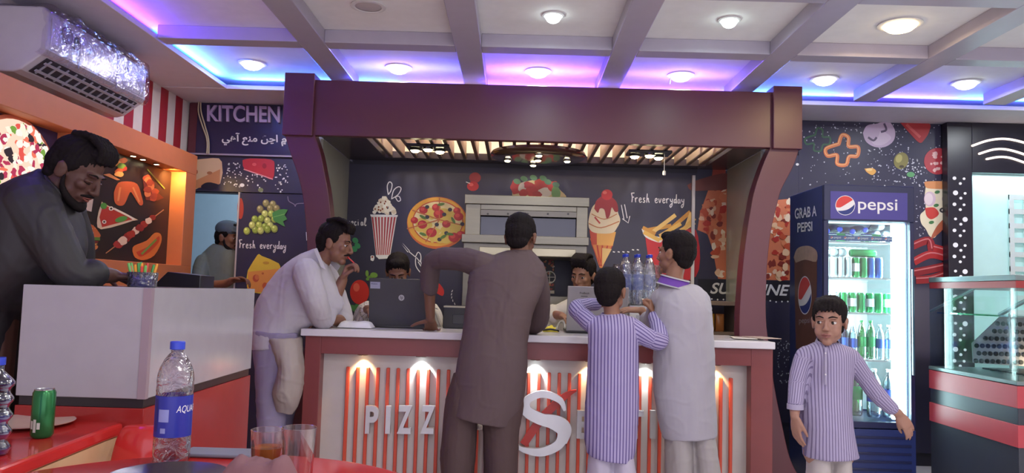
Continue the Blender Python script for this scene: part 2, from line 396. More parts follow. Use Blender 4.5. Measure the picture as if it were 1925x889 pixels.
for k, (dx, dy) in enumerate(((-.22, .06), (0, -.18), (.21, .02), (0, .02), (-.03, .24))):
    m = MB(); m.lathe([(.028, .004), (.03, -.008), (.026, -.01)], (dc.x+dx, 5.48+dy, dz), M('chrome_ring'), 18); m.build('spot_ring', dome)
    m = MB(); m.lathe([(.022, -.0105), (.015, -.018), (.003, -.02)], (dc.x+dx, 5.48+dy, dz), BULB, 18); m.build('bulb', dome)
spot_light('plate_beam', (dc.x, 5.48, dz-.05), (0, 0, -1), 14, (1, .85, .55), 140, .8, dome, .06)
cw = at(1249, 300, 5.3)
t = thing('pull_cord', (cw.x, 5.3, HB), 'thin white pull cord with a small plug hanging below the right spotlights', 'cord')
m = MB(); e = at(1249, 325, 5.3); m.tube([(cw.x, 5.3, HB), (cw.x, 5.3, e.z)], .002, M('white_plastic', (225, 222, 215), .4), 8, 2); m.build('string', t)
m = MB(); m.lathe([(.004, .016), (.011, .012), (.011, -.014), (.006, -.018)], (cw.x, 5.3, e.z), M('white_plastic'), 12); m.build('plug', t)

# ================================================================== COUNTER
CY = 4.5; CZ = 1.0
CX0, CX1 = at(565, 622, CY).x, at(1458, 648, CY).x
WTOP = M('counter_top', (208, 204, 212), .18, spec=.5, var=.03)
t = MB(); t.prism([(x_, y_, CZ-.042) for x_, y_ in ((CX0, CY), (CX1, CY), (CX1, 4.992), (1.43, 4.992), (1.43, 5.17), (-1.16, 5.17), (-1.16, 4.992), (CX0, 4.992))], (0, 0, .042), WTOP); tag(t.build('countertop', None, .005), 'long pale grey countertop slab on the red order counter', 'countertop')
counter = thing('order_counter', ((CX0+CX1)/2, CY+.3, 0), 'red framed order counter with white front, red battens and silver letters', 'counter')
FY = CY+.03; bx0, bx1 = at(571, 700, FY).x, at(1453, 700, FY).x
ix0, ix1 = at(601, 700, FY).x, at(1412, 700, FY).x; iz1 = at(1000, 676, FY).z; iz0 = .09
b = MB(); RC = M('counter_red', (122, 58, 58), .35)
b.box(bx0, ix0, FY, FY+.455, 0, CZ-.043, RC); b.box(ix1, bx1, FY, FY+.455, 0, CZ-.043, RC)
b.box(ix0, ix1, FY, FY+.455, iz1, CZ-.043, RC); b.box(ix0, ix1, FY, FY+.455, 0, iz0, RC); b.build('frame', counter, .003)
b = MB(); PY = FY+.085; b.box(ix0, ix1, PY, PY+.02, iz0, iz1, M('counter_white', (190, 184, 180), .3)); b.build('front_panel', counter)
BAT = M('batten_red', (200, 78, 56), .4)
zt, zb = at(1000, 699, PY).z, .165
x = at(655, 700, PY).x; k = 0; xe = at(1374, 720, PY).x
while x < xe:
    m = MB(); m.box(x-.0095, x+.0095, PY-.024, PY-.001, zb, zt, BAT); m.build('batten', counter, .003, 1); x += .0595
SILV = M('silver_letter', (200, 200, 202), .3, .55)
def letter(ch, x0, x1, y0=763, y1=815, off=.035):
    a, d = at(x0, y1, PY-.05), at(x1, y0, PY-.05); m = MB()
    put_text(m, ch, lambda u, v: (a.x+(d.x-a.x)*u, PY-.055, a.z+(d.z-a.z)*v), SILV, off, depth=(0, .03, 0)); m.build('letter', counter)
for ch, x0, x1 in (('P', 686, 712), ('I', 724, 735), ('Z', 746, 775), ('Z', 790, 818), ('A', 833, 866)): letter(ch, x0, x1)
for ch, x0, x1 in (('E', 1084, 1110), ('S', 1122, 1150), ('T', 1180, 1210), ('I', 1222, 1233)): letter(ch, x0, x1, 772, 824)
# the big S emblem: tapering stroke with a red slash behind it
def ribbon(pts, ws, y, thick, mat, name, par):
    P = dens(pts, 8); W = dens([(w_, 0) for w_ in ws], 8); Lp, Rp = [], []
    for i, p in enumerate(P):
        q0, q1 = P[max(i-1, 0)], P[min(i+1, len(P)-1)]; dx, dy = q1[0]-q0[0], q1[1]-q0[1]; l = math.hypot(dx, dy) or 1
        nx, ny = -dy/l*W[i][0]/2, dx/l*W[i][0]/2; Lp.append((p[0]+nx, p[1]+ny)); Rp.append((p[0]-nx, p[1]-ny))
    m = MB()
    for i in range(len(P)-1): m.prism([at(*Lp[i], y), at(*Lp[i+1], y), at(*Rp[i+1], y), at(*Rp[i], y)], (0, thick, 0), mat)
    return m.build(name, par)
ribbon([(1062, 772), (1052, 752), (1020, 741), (992, 752), (990, 772), (1012, 786), (1040, 796), (1058, 812), (1050, 836), (1018, 850), (985, 846), (972, 838)], [5, 12, 13, 14, 20, 22, 22, 21, 18, 16, 10, 5], PY-.075, .035, SILV, 'emblem', counter)
ribbon([(1012, 780), (1050, 788), (1068, 806), (1064, 834)], [4, 12, 13, 3], PY-.074, .03, SILV, 'emblem_tail', counter)
ribbon([(1084, 734), (1062, 745), (1020, 785), (984, 836)], [3, 12, 16, 14], PY-.045, .018, M('emblem_red', (185, 50, 40), .35), 'emblem_slash', counter)
def wash(px, py, col, p):
    c = at(px, py, PY-.045); z = iz1
    m = MB(); m.lathe([(.03, 0), (.032, -.005), (.024, -.007)], (c.x, PY-.045, z), M('chrome_ring'), 18); h = m.build('spot_ring', counter)
    m = MB(); m.lathe([(.022, -.0072), (.002, -.009)], (c.x, PY-.045, z), glow('wash_%d' % int(col[2]*100), [int(255*v**.4545) for v in col], 14), 18); m.build('spot_lens', counter)
    spot_light('wash_beam', (c.x, PY-.045, z-.014), (0, .28, -1), p, col, 95, .5, counter, .012)
for px, col in ((682, (1, .66, .3)), (792, (.88, 1, 1)), (900, (1, .8, .55)), (1007, (.88, 1, 1)), (1110, (1, .72, .38)), (1215, (.9, 1, .98)), (1345, (1, .55, .22))): wash(px, 668, col, 7.5 if col[2] > .8 else 6)
m = MB(); a = at(901, 800, PY-.03); m.lathe([(.022, 0), (.03, .012), (.028, .022), (.012, .03)], (a.x, PY-.002, a.z), M('badge', (205, 200, 190), .2, .4), 20, axis=(0, -1, 0)); m.build('round_badge', counter)
# ================================================================== PRINTED WALLS
def ink(c): return M('ink_%02x%02x%02x' % tuple(c), c, .42, var=.08, scale=9)
class Art:
    """a printed picture: thin shapes on a wall; coordinates are picture measurements of that wall"""
    def __init__(s, fm): s.fm = fm; s.mb = MB(); s.k = 0
    def P(s, p, l): return s.fm(p[0], p[1], l)
    def poly(s, pts, c, l=0): s.k += 1; l = l+.045*s.k; s.mb.sheet([s.P(p, l) for p in pts], ink(c))
    def ell(s, cx, cy, rx, ry, c, l=0, rot=0, n=26):
        r = math.radians(rot); s.poly([(cx+rx*math.cos(t)*math.cos(r)-ry*math.sin(t)*math.sin(r), cy+rx*math.cos(t)*math.sin(r)+ry*math.sin(t)*math.cos(r)) for t in (2*PI*i/n for i in range(n))], c, l)
    def blob(s, cx, cy, rx, ry, c, l=0, j=.15, n=14, seed=1):
        R = random.Random(seed); pts = [(cx+rx*(1+R.uniform(-j, j))*math.cos(2*PI*i/n), cy+ry*(1+R.uniform(-j, j))*math.sin(2*PI*i/n)) for i in range(n)]
        s.poly(dens(pts+[pts[0]], 3)[:-1], c, l)
    def smooth(s, pts, c, l=0, k=5): s.poly(dens(list(pts)+[pts[0]], k)[:-1], c, l)
    def stroke(s, pts, w, c, l=0, k=4, closed=False):
        P = dens(list(pts)+([pts[0]] if closed else []), k) if k > 1 else list(pts)
        n = len(P); A, B = [], []
        for i, p in enumerate(P):
            if closed: q0, q1 = P[(i-1) % (n-1)] if i in (0, n-1) else P[i-1], P[1] if i in (0, n-1) else P[i+1]
            else: q0, q1 = P[max(i-1, 0)], P[min(i+1, n-1)]
            if closed and i == 0: q0 = P[n-2]
            if closed and i == n-1: q0 = P[n-2]
            dx, dy = q1[0]-q0[0], q1[1]-q0[1]; L = math.hypot(dx, dy) or 1; nx, ny = -dy/L*w/2, dx/L*w/2
            A.append((p[0]+nx, p[1]+ny)); B.append((p[0]-nx, p[1]-ny))
        s.k += 1; l = l+.045*s.k
        s.mb.add([s.P(p, l) for p in A+B], [(i, i+1, n+i+1, n+i) for i in range(n-1)], ink(c))
    def text(s, body, x0, y0, x1, y1, c, l=0, off=0, shear=0, slope=.0288):
        put_text(s.mb, body, lambda u, v: s.P((x0+(x1-x0)*u, y1+(y0-y1)*v+slope*(x1-x0)*u), l), ink(c), off, shear)
    def dots(s, x0, y0, x1, y1, n, r0, r1, c, seed=3, l=0, wt=None):
        R = random.Random(seed); k = 0
        while k < n:
            x, y = R.uniform(x0, x1), R.uniform(y0, y1)
            if wt and R.random() > wt((x-x0)/(x1-x0), (y-y0)/(y1-y0)): continue
            k += 1; s.ell(x, y, R.uniform(r0, r1), R.uniform(r0, r1), c, l, 0, 7); s.k -= 1
    def build(s, name, parent): return s.mb.build(name, parent)
GLY = {'F': [[(0, 1), (.1, .5), (.05, 0)], [(0, 1), (.35, 1.02)], [(.06, .55), (.3, .57)]], 'r': [[(0, .5), (.05, 0)], [(.04, .3), (.15, .5), (.28, .46)]],
 'e': [[(.02, .25), (.25, .32), (.2, .5), (.05, .42), (.03, .15), (.15, 0), (.32, .12)]], 's': [[(.25, .45), (.1, .5), (.08, .32), (.24, .18), (.15, .01), (0, .08)]],
 'h': [[(.08, 1), (.04, .5), (.02, 0)], [(.04, .3), (.18, .5), (.22, .2), (.3, 0)]], 'v': [[(0, .5), (.12, .02), (.28, .5)]],
 'y': [[(0, .5), (.08, .2), (.24, .22)], [(.28, .5), (.22, -.2), (.05, -.45), (-.02, -.25), (.2, 0)]], 'd': [[(.24, .4), (.06, .42), (.04, .08), (.2, .1), (.27, .4)], [(.3, 1), (.27, .4), (.3, 0)]],
 'a': [[(.24, .42), (.06, .42), (.03, .08), (.18, .06), (.25, .42), (.3, 0)]], 'p': [[(0, .5), (.02, -.4)], [(.02, .35), (.2, .5), (.26, .2), (.04, .05)]],
 'c': [[(.25, .42), (.08, .46), (.03, .15), (.14, .0), (.3, .1)]], 'i': [[(.06, .5), (.08, 0)], [(.07, .72), (.075, .68)]], 'l': [[(.02, .1), (.25, .8), (.15, 1), (.06, .5), (.14, 0), (.3, .1)]], ' ': []}
def script(a, text, x, y, h, w, c=(225, 222, 222), slope=.0288, l=1):
    cx = x
    for ch in text:
        for st in GLY[ch]: a.stroke([(cx+px*h*.95, y-py*h+slope*(cx-x)) for px, py in st], w, c, l, 4)
        cx += h*(.42 if ch != ' ' else .5)
def wallmap(Y): return lambda px, py, l: at(px, py, Y-.002-.0007*l)
W_ = (228, 226, 228)
# ---- the food mural behind the counter
MY = YB-.012
mural = thing('food_mural', (.1, YB, 1.6), 'dark navy printed mural with popcorn, pizza, ice cream and fries behind the counter', 'mural')
m = MB(); p0, p1 = at(650, 300, YB), at(1306, 640, YB); m.box(SXL+.001, p1.x, MY, YB-.001, .6, 2.22, NAVY); m.build('panel', mural)
fm = wallmap(MY)
a = Art(fm); script(a, 'special', 648, 423, 14.5, 1.8); a.build('lettering', mural)
a = Art(fm)   # popcorn cup
a.poly([(698, 407), (746, 407), (733, 484), (707, 483)], (226, 214, 210), 0)
for k in range(8):
    u0, u1 = (k+.12)/8, (k+.62)/8; a.poly([(698+48*u0, 408), (698+48*u1, 408), (707+26*u1, 479), (707+26*u0, 479)], (168, 40, 52), 1)
a.poly([(696, 403), (748, 404), (747, 408), (697, 407)], W_, 2)
R_ = random.Random(4)
for k in range(46):
    t = R_.random(); x = 722+(R_.random()-.5)*46*(1-t*.85); a.blob(x, 402-t*30, 4.2, 3.6, R_.choice([(236, 228, 210), (222, 208, 184), (242, 238, 226)]), 1+(k % 3), .25, 9, k)
for k in range(9): a.blob(722+R_.uniform(-18, 18), 398-R_.uniform(0, 20), 1.6, 1.9, (140, 70, 30), 5, .2, 8, k+70)
a.poly([(706, 480), (733, 480), (728, 486), (712, 487)], W_, 2); a.blob(700, 485, 4, 6, W_, 2, .2, 10, 9); a.blob(700, 483, 1.6, 2, (150, 50, 40), 3, .1, 8, 2); a.build('popcorn', mural)
a = Art(fm)   # doodles
for pts in ([(730, 366), (728, 350), (732, 342), (737, 346), (735, 358)], [(736, 374), (740, 358), (749, 351), (754, 355), (748, 366)], [(743, 370), (750, 369), (753, 376), (748, 378)]): a.stroke(pts, 1.8, W_, 1, 5, True)
a.stroke([(757, 457), (770, 472), (767, 474), (755, 459)], 1.5, W_, 1, 1, True); a.stroke([(769, 473), (781, 483)], 1.6, W_, 1, 1)
a.stroke([(781, 483), (786, 474), (791, 480), (790, 492), (782, 484), (782, 500), (790, 512)], 1.6, W_, 1, 4); a.stroke([(786, 492), (793, 502), (790, 488)], 1.6, W_, 1, 3)
a.stroke([(1168, 385), (1173, 412)], 1.6, W_, 1, 1); a.stroke([(1174, 384), (1179, 410)], 1.6, W_, 1, 1); a.stroke([(1170, 411), (1181, 419), (1184, 406)], 1.6, W_, 1, 1)
for k in range(6): a.stroke([(1152+9*k, 473+(-4 if k > 3 else 0)), (1156+9*k, 474+(-4 if k > 3 else 0))], 2, W_, 1, 1)
for k in range(5): a.stroke([(851-1.2*k*(3-k)/1.5, 545+6*k), (850-1.2*(k+.5)*(2.5-k)/1.5, 549+6*k)], 1.3, W_, 1, 1)
a.build('doodles', mural)
a = Art(fm)   # pizza
a.ell(822, 419, 57, 49, (196, 96, 36), 0, 0, 40); a.ell(821, 417, 55, 46, (220, 160, 50), 1, 0, 40); a.ell(823, 417, 48, 40, (190, 74, 36), 2, 0, 40); a.ell(823, 417, 46, 38, (224, 206, 150), 3, 0, 40)
for q, (x, y, rx, ry) in enumerate(((795, 425, 10, 8), (812, 440, 11, 10), (838, 405, 14, 11), (850, 430, 13, 8), (812, 400, 9, 7), (832, 447, 10, 6))): a.blob(x, y, rx+5, ry+4, (214, 184, 84), 4, .3, 12, q)
for x, y, r in ((796, 395, 8), (794, 422, 9), (820, 390, 8), (825, 402, 10), (811, 437, 10), (839, 421, 8), (859, 396, 7), (862, 407, 9), (853, 446, 10), (866, 441, 8), (779, 414, 7)): a.ell(x, y, r, r*.88, (176, 34, 38), 5); a.ell(x-2, y-2, r*.5, r*.4, (206, 70, 60), 6)
for x, y in ((803, 389), (803, 408), (835, 403), (846, 394), (821, 422), (839, 438), (826, 450), (869, 421)): a.ell(x, y, 4, 3.6, (48, 40, 54), 7)
for k in range(9): a.stroke([(R_.uniform(785, 860), R_.uniform(390, 450)), (R_.uniform(795, 850), R_.uniform(395, 445))][:1]+[(R_.uniform(785, 860), R_.uniform(390, 450))], .1, (70, 110, 40), 7, 1)
for x, y, r in ((795, 408, 30), (829, 384, -10), (795, 440, 20), (833, 445, -30), (852, 414, 60), (846, 440, 10)): a.ell(x, y, 7, 2.6, (84, 118, 44), 7, r)
for x, y in ((775, 395), (826, 372), (872, 424), (800, 455), (765, 430)): a.stroke([(826, 413), (x, y)], 2.2, (186, 104, 50), 4, 1)
a.build('pizza_picture', mural)
a = Art(fm)   # cherries
a.ell(893, 334, 11, 10, (150, 28, 34), 0); a.ell(889, 350, 11, 9, (190, 34, 36), 1); a.ell(886, 347, 4, 3, (224, 90, 84), 2); a.stroke([(884, 345), (876, 342)], 1.4, W_, 1, 1); a.build('cherry_picture', mural)
a = Art(fm)   # wrap with tomato above the oven
a.smooth([(963, 372), (965, 350), (985, 342), (1010, 338), (1035, 342), (1052, 356), (1059, 374)], (214, 190, 130), 0)
for x, y, rx, ry, c in ((970, 352, 10, 14, (180, 44, 36)), (986, 352, 13, 10, (222, 206, 182)), (1000, 358, 12, 12, (190, 46, 40)), (1018, 346, 14, 11, (190, 58, 40)), (1024, 362, 13, 9, (224, 208, 188)), (1040, 350, 10, 10, (198, 60, 44)), (1045, 362, 8, 14, (120, 160, 90))): a.blob(x, y, rx, ry, c, 1, .12, 12, int(x))
for x, y in ((972, 341), (985, 336), (1003, 334), (1021, 335), (1030, 342), (1045, 347)): a.ell(x, y, 7, 5, (90, 132, 92), 2, 20)
for x, y in ((984, 363), (1010, 366), (994, 348)): a.blob(x, y, 9, 7, (178, 40, 34), 2, .2, 10, int(x)); 
a.build('wrap_picture', mural)
a = Art(fm)   # ice cream cone
a.poly([(1109, 448), (1155, 451), (1132, 504), (1127, 503)], (216, 130, 60), 0)
for k in range(4): a.stroke([(1113+10*k, 460), (1128+2*k, 500)], 1.5, (186, 56, 40), 1, 1); a.stroke([(1152-10*k, 460), (1133-2*k, 500)], 1.5, (186, 56, 40), 1, 1)
a.poly([(1132, 466), (1150, 468), (1132, 502)], (224, 186, 120), 1)
a.poly([(1108, 432), (1158, 436), (1152, 462), (1112, 460)], (232, 170, 84), 2); a.poly([(1108, 432), (1122, 433), (1122, 460), (1112, 460)], (196, 70, 40), 3)
a.smooth([(1106, 416), (1110, 398), (1118, 384), (1140, 372), (1158, 384), (1162, 400), (1166, 414), (1160, 428), (1150, 438), (1120, 438), (1108, 430)], (232, 214, 178), 3)
a.stroke([(1107, 420), (1130, 428), (1164, 416)], 2, (196, 120, 70), 4); a.stroke([(1112, 402), (1136, 412), (1160, 402)], 1.8, (196, 130, 80), 4)
a.smooth([(1117, 392), (1122, 376), (1140, 366), (1158, 378), (1162, 396), (1156, 398), (1150, 390), (1146, 406), (1140, 410), (1136, 394), (1128, 392), (1124, 400)], (160, 34, 40), 5); a.stroke([(1118, 408), (1128, 420)], 3, (190, 60, 50), 5)
a.ell(1141, 366, 10.5, 10, (196, 34, 38), 6); a.ell(1137, 362, 4, 3, (230, 110, 100), 7); a.build('ice_cream_picture', mural)
a = Art(fm); script(a, 'Fresh everyday', 1187, 380, 17, 1.7); a.build('lettering', mural)
a = Art(fm)   # fries
a.smooth([(1212, 436), (1232, 448), (1262, 446), (1308, 432), (1308, 520), (1226, 520), (1218, 480)], (186, 26, 34), 2)
a.smooth([(1206, 430), (1226, 442), (1244, 447), (1240, 456), (1214, 446)], (228, 220, 214), 3)
for k, (x0, y0, x1, y1) in enumerate(((1210, 436, 1240, 452), (1215, 433, 1262, 424), (1222, 440, 1270, 404), (1240, 444, 1280, 420), (1250, 440, 1298, 398), (1262, 444, 1306, 418), (1240, 448, 1300, 440), (1208, 428, 1232, 440), (1285, 442, 1300, 400), (1270, 446, 1306, 410))): a.stroke([(x0, y0), (x1, y1)], 7.5, [(226, 178, 84), (208, 146, 54), (236, 196, 112)][k % 3], (k % 4)*.5+(3.2 if k in (0, 6) else 0), 1)
a.build('fries_picture', mural)
a = Art(fm)   # tomato and leaves
a.ell(676, 549, 18, 23, (196, 44, 38), 0); a.ell(670, 540, 6, 8, (220, 96, 80), 1); a.ell(695, 522, 8, 4, (94, 136, 54), 1, -30); a.ell(703, 517, 7, 5, (110, 150, 62), 2, 10); a.ell(690, 514, 3, 6, (110, 150, 62), 1); a.build('tomato_picture', mural); a = Art(fm)
for k in range(5): a.ell(662+5*k, 578+3*(k % 2), 7, 5, (70, 122, 70), 1+k % 2, 30*k)
for x, y in ((668, 452), (672, 462), (666, 468)): a.ell(x, y, 6, 5, (60, 140, 90), 1, 40)
a.build('leaf_picture', mural); a = Art(fm); a.smooth([(812, 532), (822, 530), (834, 544), (832, 556), (818, 548)], (196, 44, 38), 0); a.build('tomato_picture', mural)
# ---- pizza poster wall with the SUNSHINE strip, right of the counter
poster = thing('pizza_poster', (2.0, YB, 1.4), 'big pizza close-up poster over a dark strip with white italic capitals, behind the right post', 'poster')
m = MB(); pr = at(1500, 400, YB).x; m.box(at(1309, 400, YB).x, pr, MY, YB-.001, .3, at(1400, 290, YB).z, NAVY); m.build('panel', poster)
m = MB(); c = at(1303, 400, YB-.03); m.box(c.x-.012, c.x+.012, YB-.04, MY-.003, .9, 2.2, M('white_strip', (205, 200, 198), .4)); m.build('corner_strip', poster)
def pizza_close(x0, y0, x1, y1, shape, seed, name):
    a = Art(fm); a.poly(shape, (196, 110, 74), 1); R = random.Random(seed)
    from_in = lambda x, y: x0 < x < x1 and y0 < y < y1
    for k in range(70):
        x, y = R.uniform(x0+6, x1-6), R.uniform(y0+6, y1-6); c = R.choice([(168, 46, 34), (204, 120, 80), (216, 176, 140), (226, 206, 180), (122, 40, 30), (178, 74, 44)])
        # keep inside the outline
        n = len(shape); ins = False; j = n-1
        for i in range(n):
            if (shape[i][1] > y) != (shape[j][1] > y) and x < (shape[j][0]-shape[i][0])*(y-shape[i][1])/(shape[j][1]-shape[i][1])+shape[i][0]: ins = not ins
            j = i
        if ins: a.blob(x, y, R.uniform(3, 8), R.uniform(3, 8), c, 2+k % 4, .3, 10, k)
    return a
a = pizza_close(1310, 345, 1368, 525, [(1334, 350), (1368, 350), (1368, 525), (1350, 524), (1340, 470), (1330, 440), (1311, 432), (1316, 400)], 5, '')
a.smooth([(1292, 348), (1312, 338), (1366, 326), (1368, 354), (1330, 358), (1300, 358)], (104, 46, 40), 6); a.poly([(1340, 318), (1364, 312), (1364, 328), (1338, 334)], (150, 60, 46), 5); a.build('pizza_picture', poster)
a = pizza_close(1436, 374, 1490, 530, [(1460, 376), (1489, 373), (1489, 527), (1436, 526), (1440, 500), (1448, 430)], 8, '')
a.build('pizza_picture', poster)
a = Art(fm); a.poly([(1312, 524), (1490, 529), (1490, 566), (1312, 561)], (24, 23, 34), 1); a.text('SUNSHINE', 1335, 531, 1485, 552, (205, 202, 200), 2, .02, .3)
for k in range(16): a.ell(1316+11*k, 562+.35*k+R_.uniform(-1, 1), 1.6, 1.6, W_, 2, 0, 8)
a.build('name_strip', poster)
# ---- the mural right of the canopy
rm = thing('topping_mural', (3.0, YB, 1.9), 'dark mural of pizza toppings and white spray dots above and around the fridge', 'mural')
m = MB(); m.box(pr+.001, at(1783, 450, 5.96).x-.002, MY, YB-.001, .1, ZS-.002, NAVY); m.build('panel', rm)
def ring(a, pts, w, c, l): a.stroke(pts, w, c, l, 6, True)
a = Art(fm)
pep = lambda cx, cy, s: [(cx-s*.2, cy-s*.45), (cx, cy-s), (cx+s*.4, cy-s*.85), (cx+s*.42, cy-s*.3), (cx+s*1.0, cy-s*.25), (cx+s*.95, cy+s*.3), (cx+s*.45, cy+s*.35), (cx+s*.25, cy+s*.85), (cx-s*.3, cy+s*.8), (cx-s*.32, cy+s*.25), (cx-s*.9, cy+s*.3), (cx-s*1.0, cy-s*.15)]
ring(a, pep(1583, 284, 30), 7, (222, 122, 62), 1); ring(a, pep(1582, 283, 30), 2, (240, 176, 110), 2); a.build('orange_pepper_picture', rm)
a = Art(fm); ring(a, pep(1537, 264, 23), 3.4, (56, 96, 66), 0); a.build('green_pepper_picture', rm)
a = Art(fm); a.smooth([(1622, 250), (1630, 236), (1650, 232), (1668, 226), (1682, 244), (1680, 264), (1664, 276), (1644, 276), (1628, 266)], (190, 168, 190), 1)
a.smooth([(1636, 262), (1650, 258), (1656, 246), (1672, 254), (1674, 262), (1660, 272), (1644, 272)], (206, 188, 204), 2); a.stroke([(1632, 258), (1642, 264), (1648, 258)], 4, (90, 76, 100), 3); a.stroke([(1662, 232), (1666, 244), (1656, 248)], 4, (90, 76, 100), 3); a.build('mushroom_picture', rm)
a = Art(fm); a.smooth([(1690, 228), (1744, 231), (1747, 246), (1738, 262), (1728, 268), (1708, 248)], (170, 46, 48), 1); a.stroke([(1704, 234), (1730, 258)], 5, (200, 90, 84), 2); a.build('tomato_picture', rm)
a = Art(fm); a.ell(1694, 302, 13.5, 16, (132, 124, 66), 1, 20); a.ell(1690, 298, 6, 8, (176, 166, 96), 2, 20); a.ell(1695, 313, 4.5, 2.6, (70, 60, 40), 3); a.build('olive_picture', rm)
a = Art(fm); a.smooth([(1625, 317), (1640, 316), (1647, 322), (1640, 329), (1630, 324)], (226, 166, 76), 1); a.ell(1634, 319, 6, 2.4, (240, 206, 130), 2); a.build('corn_picture', rm); a = Art(fm); a.ell(1712, 328, 7.5, 5, (96, 160, 100), 1); a.build('pea_picture', rm)
a = Art(fm); a.ell(1763, 303, 26, 25, (176, 54, 62), 1); [a.blob(1763+R_.uniform(-18, 15), 303+R_.uniform(-17, 17), R_.uniform(2, 5.5), R_.uniform(2, 4), (224, 178, 170), 2, .2, 9, k) for k in range(14)]; a.build('salami_picture', rm)
a = Art(fm)   # pizza slice cut by the panel
a.smooth([(1738, 346), (1742, 341), (1784, 342), (1784, 354), (1745, 354)], (212, 140, 86), 2)
a.smooth([(1740, 352), (1784, 353), (1784, 408), (1770, 425), (1758, 446), (1748, 444), (1740, 430), (1732, 420), (1730, 404), (1740, 392), (1738, 372)], (228, 214, 182), 1); a.smooth([(1784, 402), (1762, 424), (1750, 449), (1768, 436), (1784, 416)], (176, 92, 62), 2)
a.ell(1748, 374, 11, 14, (206, 178, 190), 2); a.ell(1746, 374, 8, 11, (226, 206, 206), 3); a.smooth([(1739, 391), (1756, 390), (1765, 402), (1752, 412), (1742, 406)], (196, 60, 52), 3); a.ell(1773, 395, 7, 5, (50, 46, 50), 3); a.ell(1773, 395, 3.4, 2.4, (206, 196, 176), 4)
for x, y in ((1762, 361), (1760, 386), (1751, 418)): a.ell(x, y, 5, 3, (70, 120, 70), 3, -10)
a.ell(1778, 374, 7, 9, (150, 120, 140), 3); a.build('pizza_slice_picture', rm)
a = Art(fm)   # red chillies behind the fridge
for k, (p, q, r_) in enumerate((((1716, 462), (1745, 452), (1752, 470)), ((1718, 492), (1750, 478), (1784, 486)), ((1718, 512), (1750, 506), (1786, 498)), ((1722, 526), (1750, 524), (1780, 514)), ((1755, 466), (1770, 470), (1788, 476)))): a.stroke([p, q, r_], 15, [(150, 30, 36), (176, 36, 40), (140, 26, 34)][k % 3], 1+k % 3, 5); a.stroke([(p[0], p[1]-3), (q[0], q[1]-3), (r_[0], r_[1]-3)], 2.4, (214, 120, 120), 4, 5)
a.build('chilli_picture', rm)
a = Art(fm); a.dots(1508, 232, 1782, 350, 260, .5, 1.7, (196, 196, 204), 5, 0, lambda u, v: .25+.75*math.exp(-((u-.35-.5*v)/.28)**2)); a.dots(1722, 350, 1742, 450, 30, .6, 1.5, (196, 196, 204), 6); a.dots(1700, 300, 1745, 350, 40, .8, 2, (210, 210, 216), 7)
a.ell(1499, 309, 3, 2.4, W_, 1); a.dots(1462, 640, 1490, 720, 60, .5, 1.6, (170, 176, 186), 9); tag(a.build('spray_dots', rm), kind='stuff')
# ---- KITCHEN sign board, band and sliding panel at the left
KY = YB-.05
km = wallmap(KY)
sign = thing('kitchen_sign', (at(440, 240, KY).x, KY, 2.4), 'dark navy sign board reading KITCHEN with a line of Sindhi text above the doorway', 'sign')
m = MB(); sx0, sx1 = XL+.03, SXL-.03; sz0 = at(440, 290, KY).z; m.box(sx0, sx1, KY, YB-.001, sz0, ZS-.002, M('sign_navy', (44, 38, 72), .3)); m.build('board', sign, .003)
m = MB(); m.box(sx0, sx1, KY-.012, KY+.01, sz0-.012, sz0+.001, M('trim_light', (170, 160, 178), .3, .3)); m.build('bottom_edge', sign)
m = MB(); m.box(sx0, sx0+.06, KY-.004, KY-.0005, sz0, ZS-.004, M('trim_maroon')); m.build('side_strip', sign)
m = MB(); KL = M('acrylic_letter', (176, 156, 200), .35)
put_text(m, 'KITCHEN', lambda u, v: at(389+137*u, 228-31*v+.02*137*u, KY-.022), KL, .02, depth=(0, .02, 0)); m.build('lettering', sign)
m = MB(); body = ('\u0643\u0686\u0646 \u06fe \u0627\u0686\u06bb \u0645\u0646\u0639 \u0622\u0647\u064a')
pres = '\ufef2\ufeeb\u0622 \ufeca\ufee8\ufee3 \ufba1\ufb7c\ufe8d \u06fe \ufee6\ufb7c\ufedb'
put_text(m, pres, lambda u, v: at(417+165*u, 273-24*v+.02*165*u, KY-.003), M('sign_white', (222, 218, 224), .4), .022); m.build('lettering', sign)
wire = thing('sign_cable', (at(376, 200, KY).x, KY-.02, 2.6), 'pale cable hanging down across the left end of the KITCHEN sign', 'cable')
for dx in (0, 5):
    m = MB(); m.tube([at(374+dx*.7, 191, KY-.014), at(373+dx, 210, KY-.02), at(380+dx, 235, KY-.02), at(389+dx*.6, 262, KY-.02), at(389+dx*.7, 288, KY-.02)], .006, M('cable_cream', (190, 176, 150), .5), 8, 5); m.build('strand', wire)
band = thing('cheese_band', (at(440, 330, KY).x, KY, 2.1), 'dark printed band with cheese and a tomato wedge over the kitchen doorway', 'mural')
bz0 = at(440, 360, KY).z
m = MB(); m.box(sx0, sx1, KY+.012, YB-.001, bz0, sz0-.014, NAVY); m.build('panel', band)
bm_ = lambda px, py, l: at(px, py, KY+.01-.0007*l)
a = Art(bm_); a.smooth([(355, 302), (400, 297), (417, 304), (414, 345), (380, 350), (356, 356)], (214, 178, 140), 0, 2); a.poly([(357, 344), (414, 318), (413, 346), (357, 356)], (200, 136, 90), 1); a.ell(369, 323, 3, 4, (170, 96, 66), 2); a.ell(394, 325, 5, 3, (170, 110, 76), 2); a.blob(395, 350, 16, 7, (40, 36, 50), 3, .1, 12, 3); a.build('cheese_picture', band)
a = Art(bm_); a.smooth([(456, 301), (470, 298), (510, 300), (516, 312), (512, 337), (490, 328), (460, 318)], (186, 48, 56), 0, 3); a.stroke([(458, 318), (490, 329), (513, 337)], 2, (222, 150, 150), 1); a.ell(478, 309, 4, 3, (214, 90, 90), 1); a.ell(497, 312, 4, 5, (150, 34, 44), 1); a.build('tomato_picture', band)
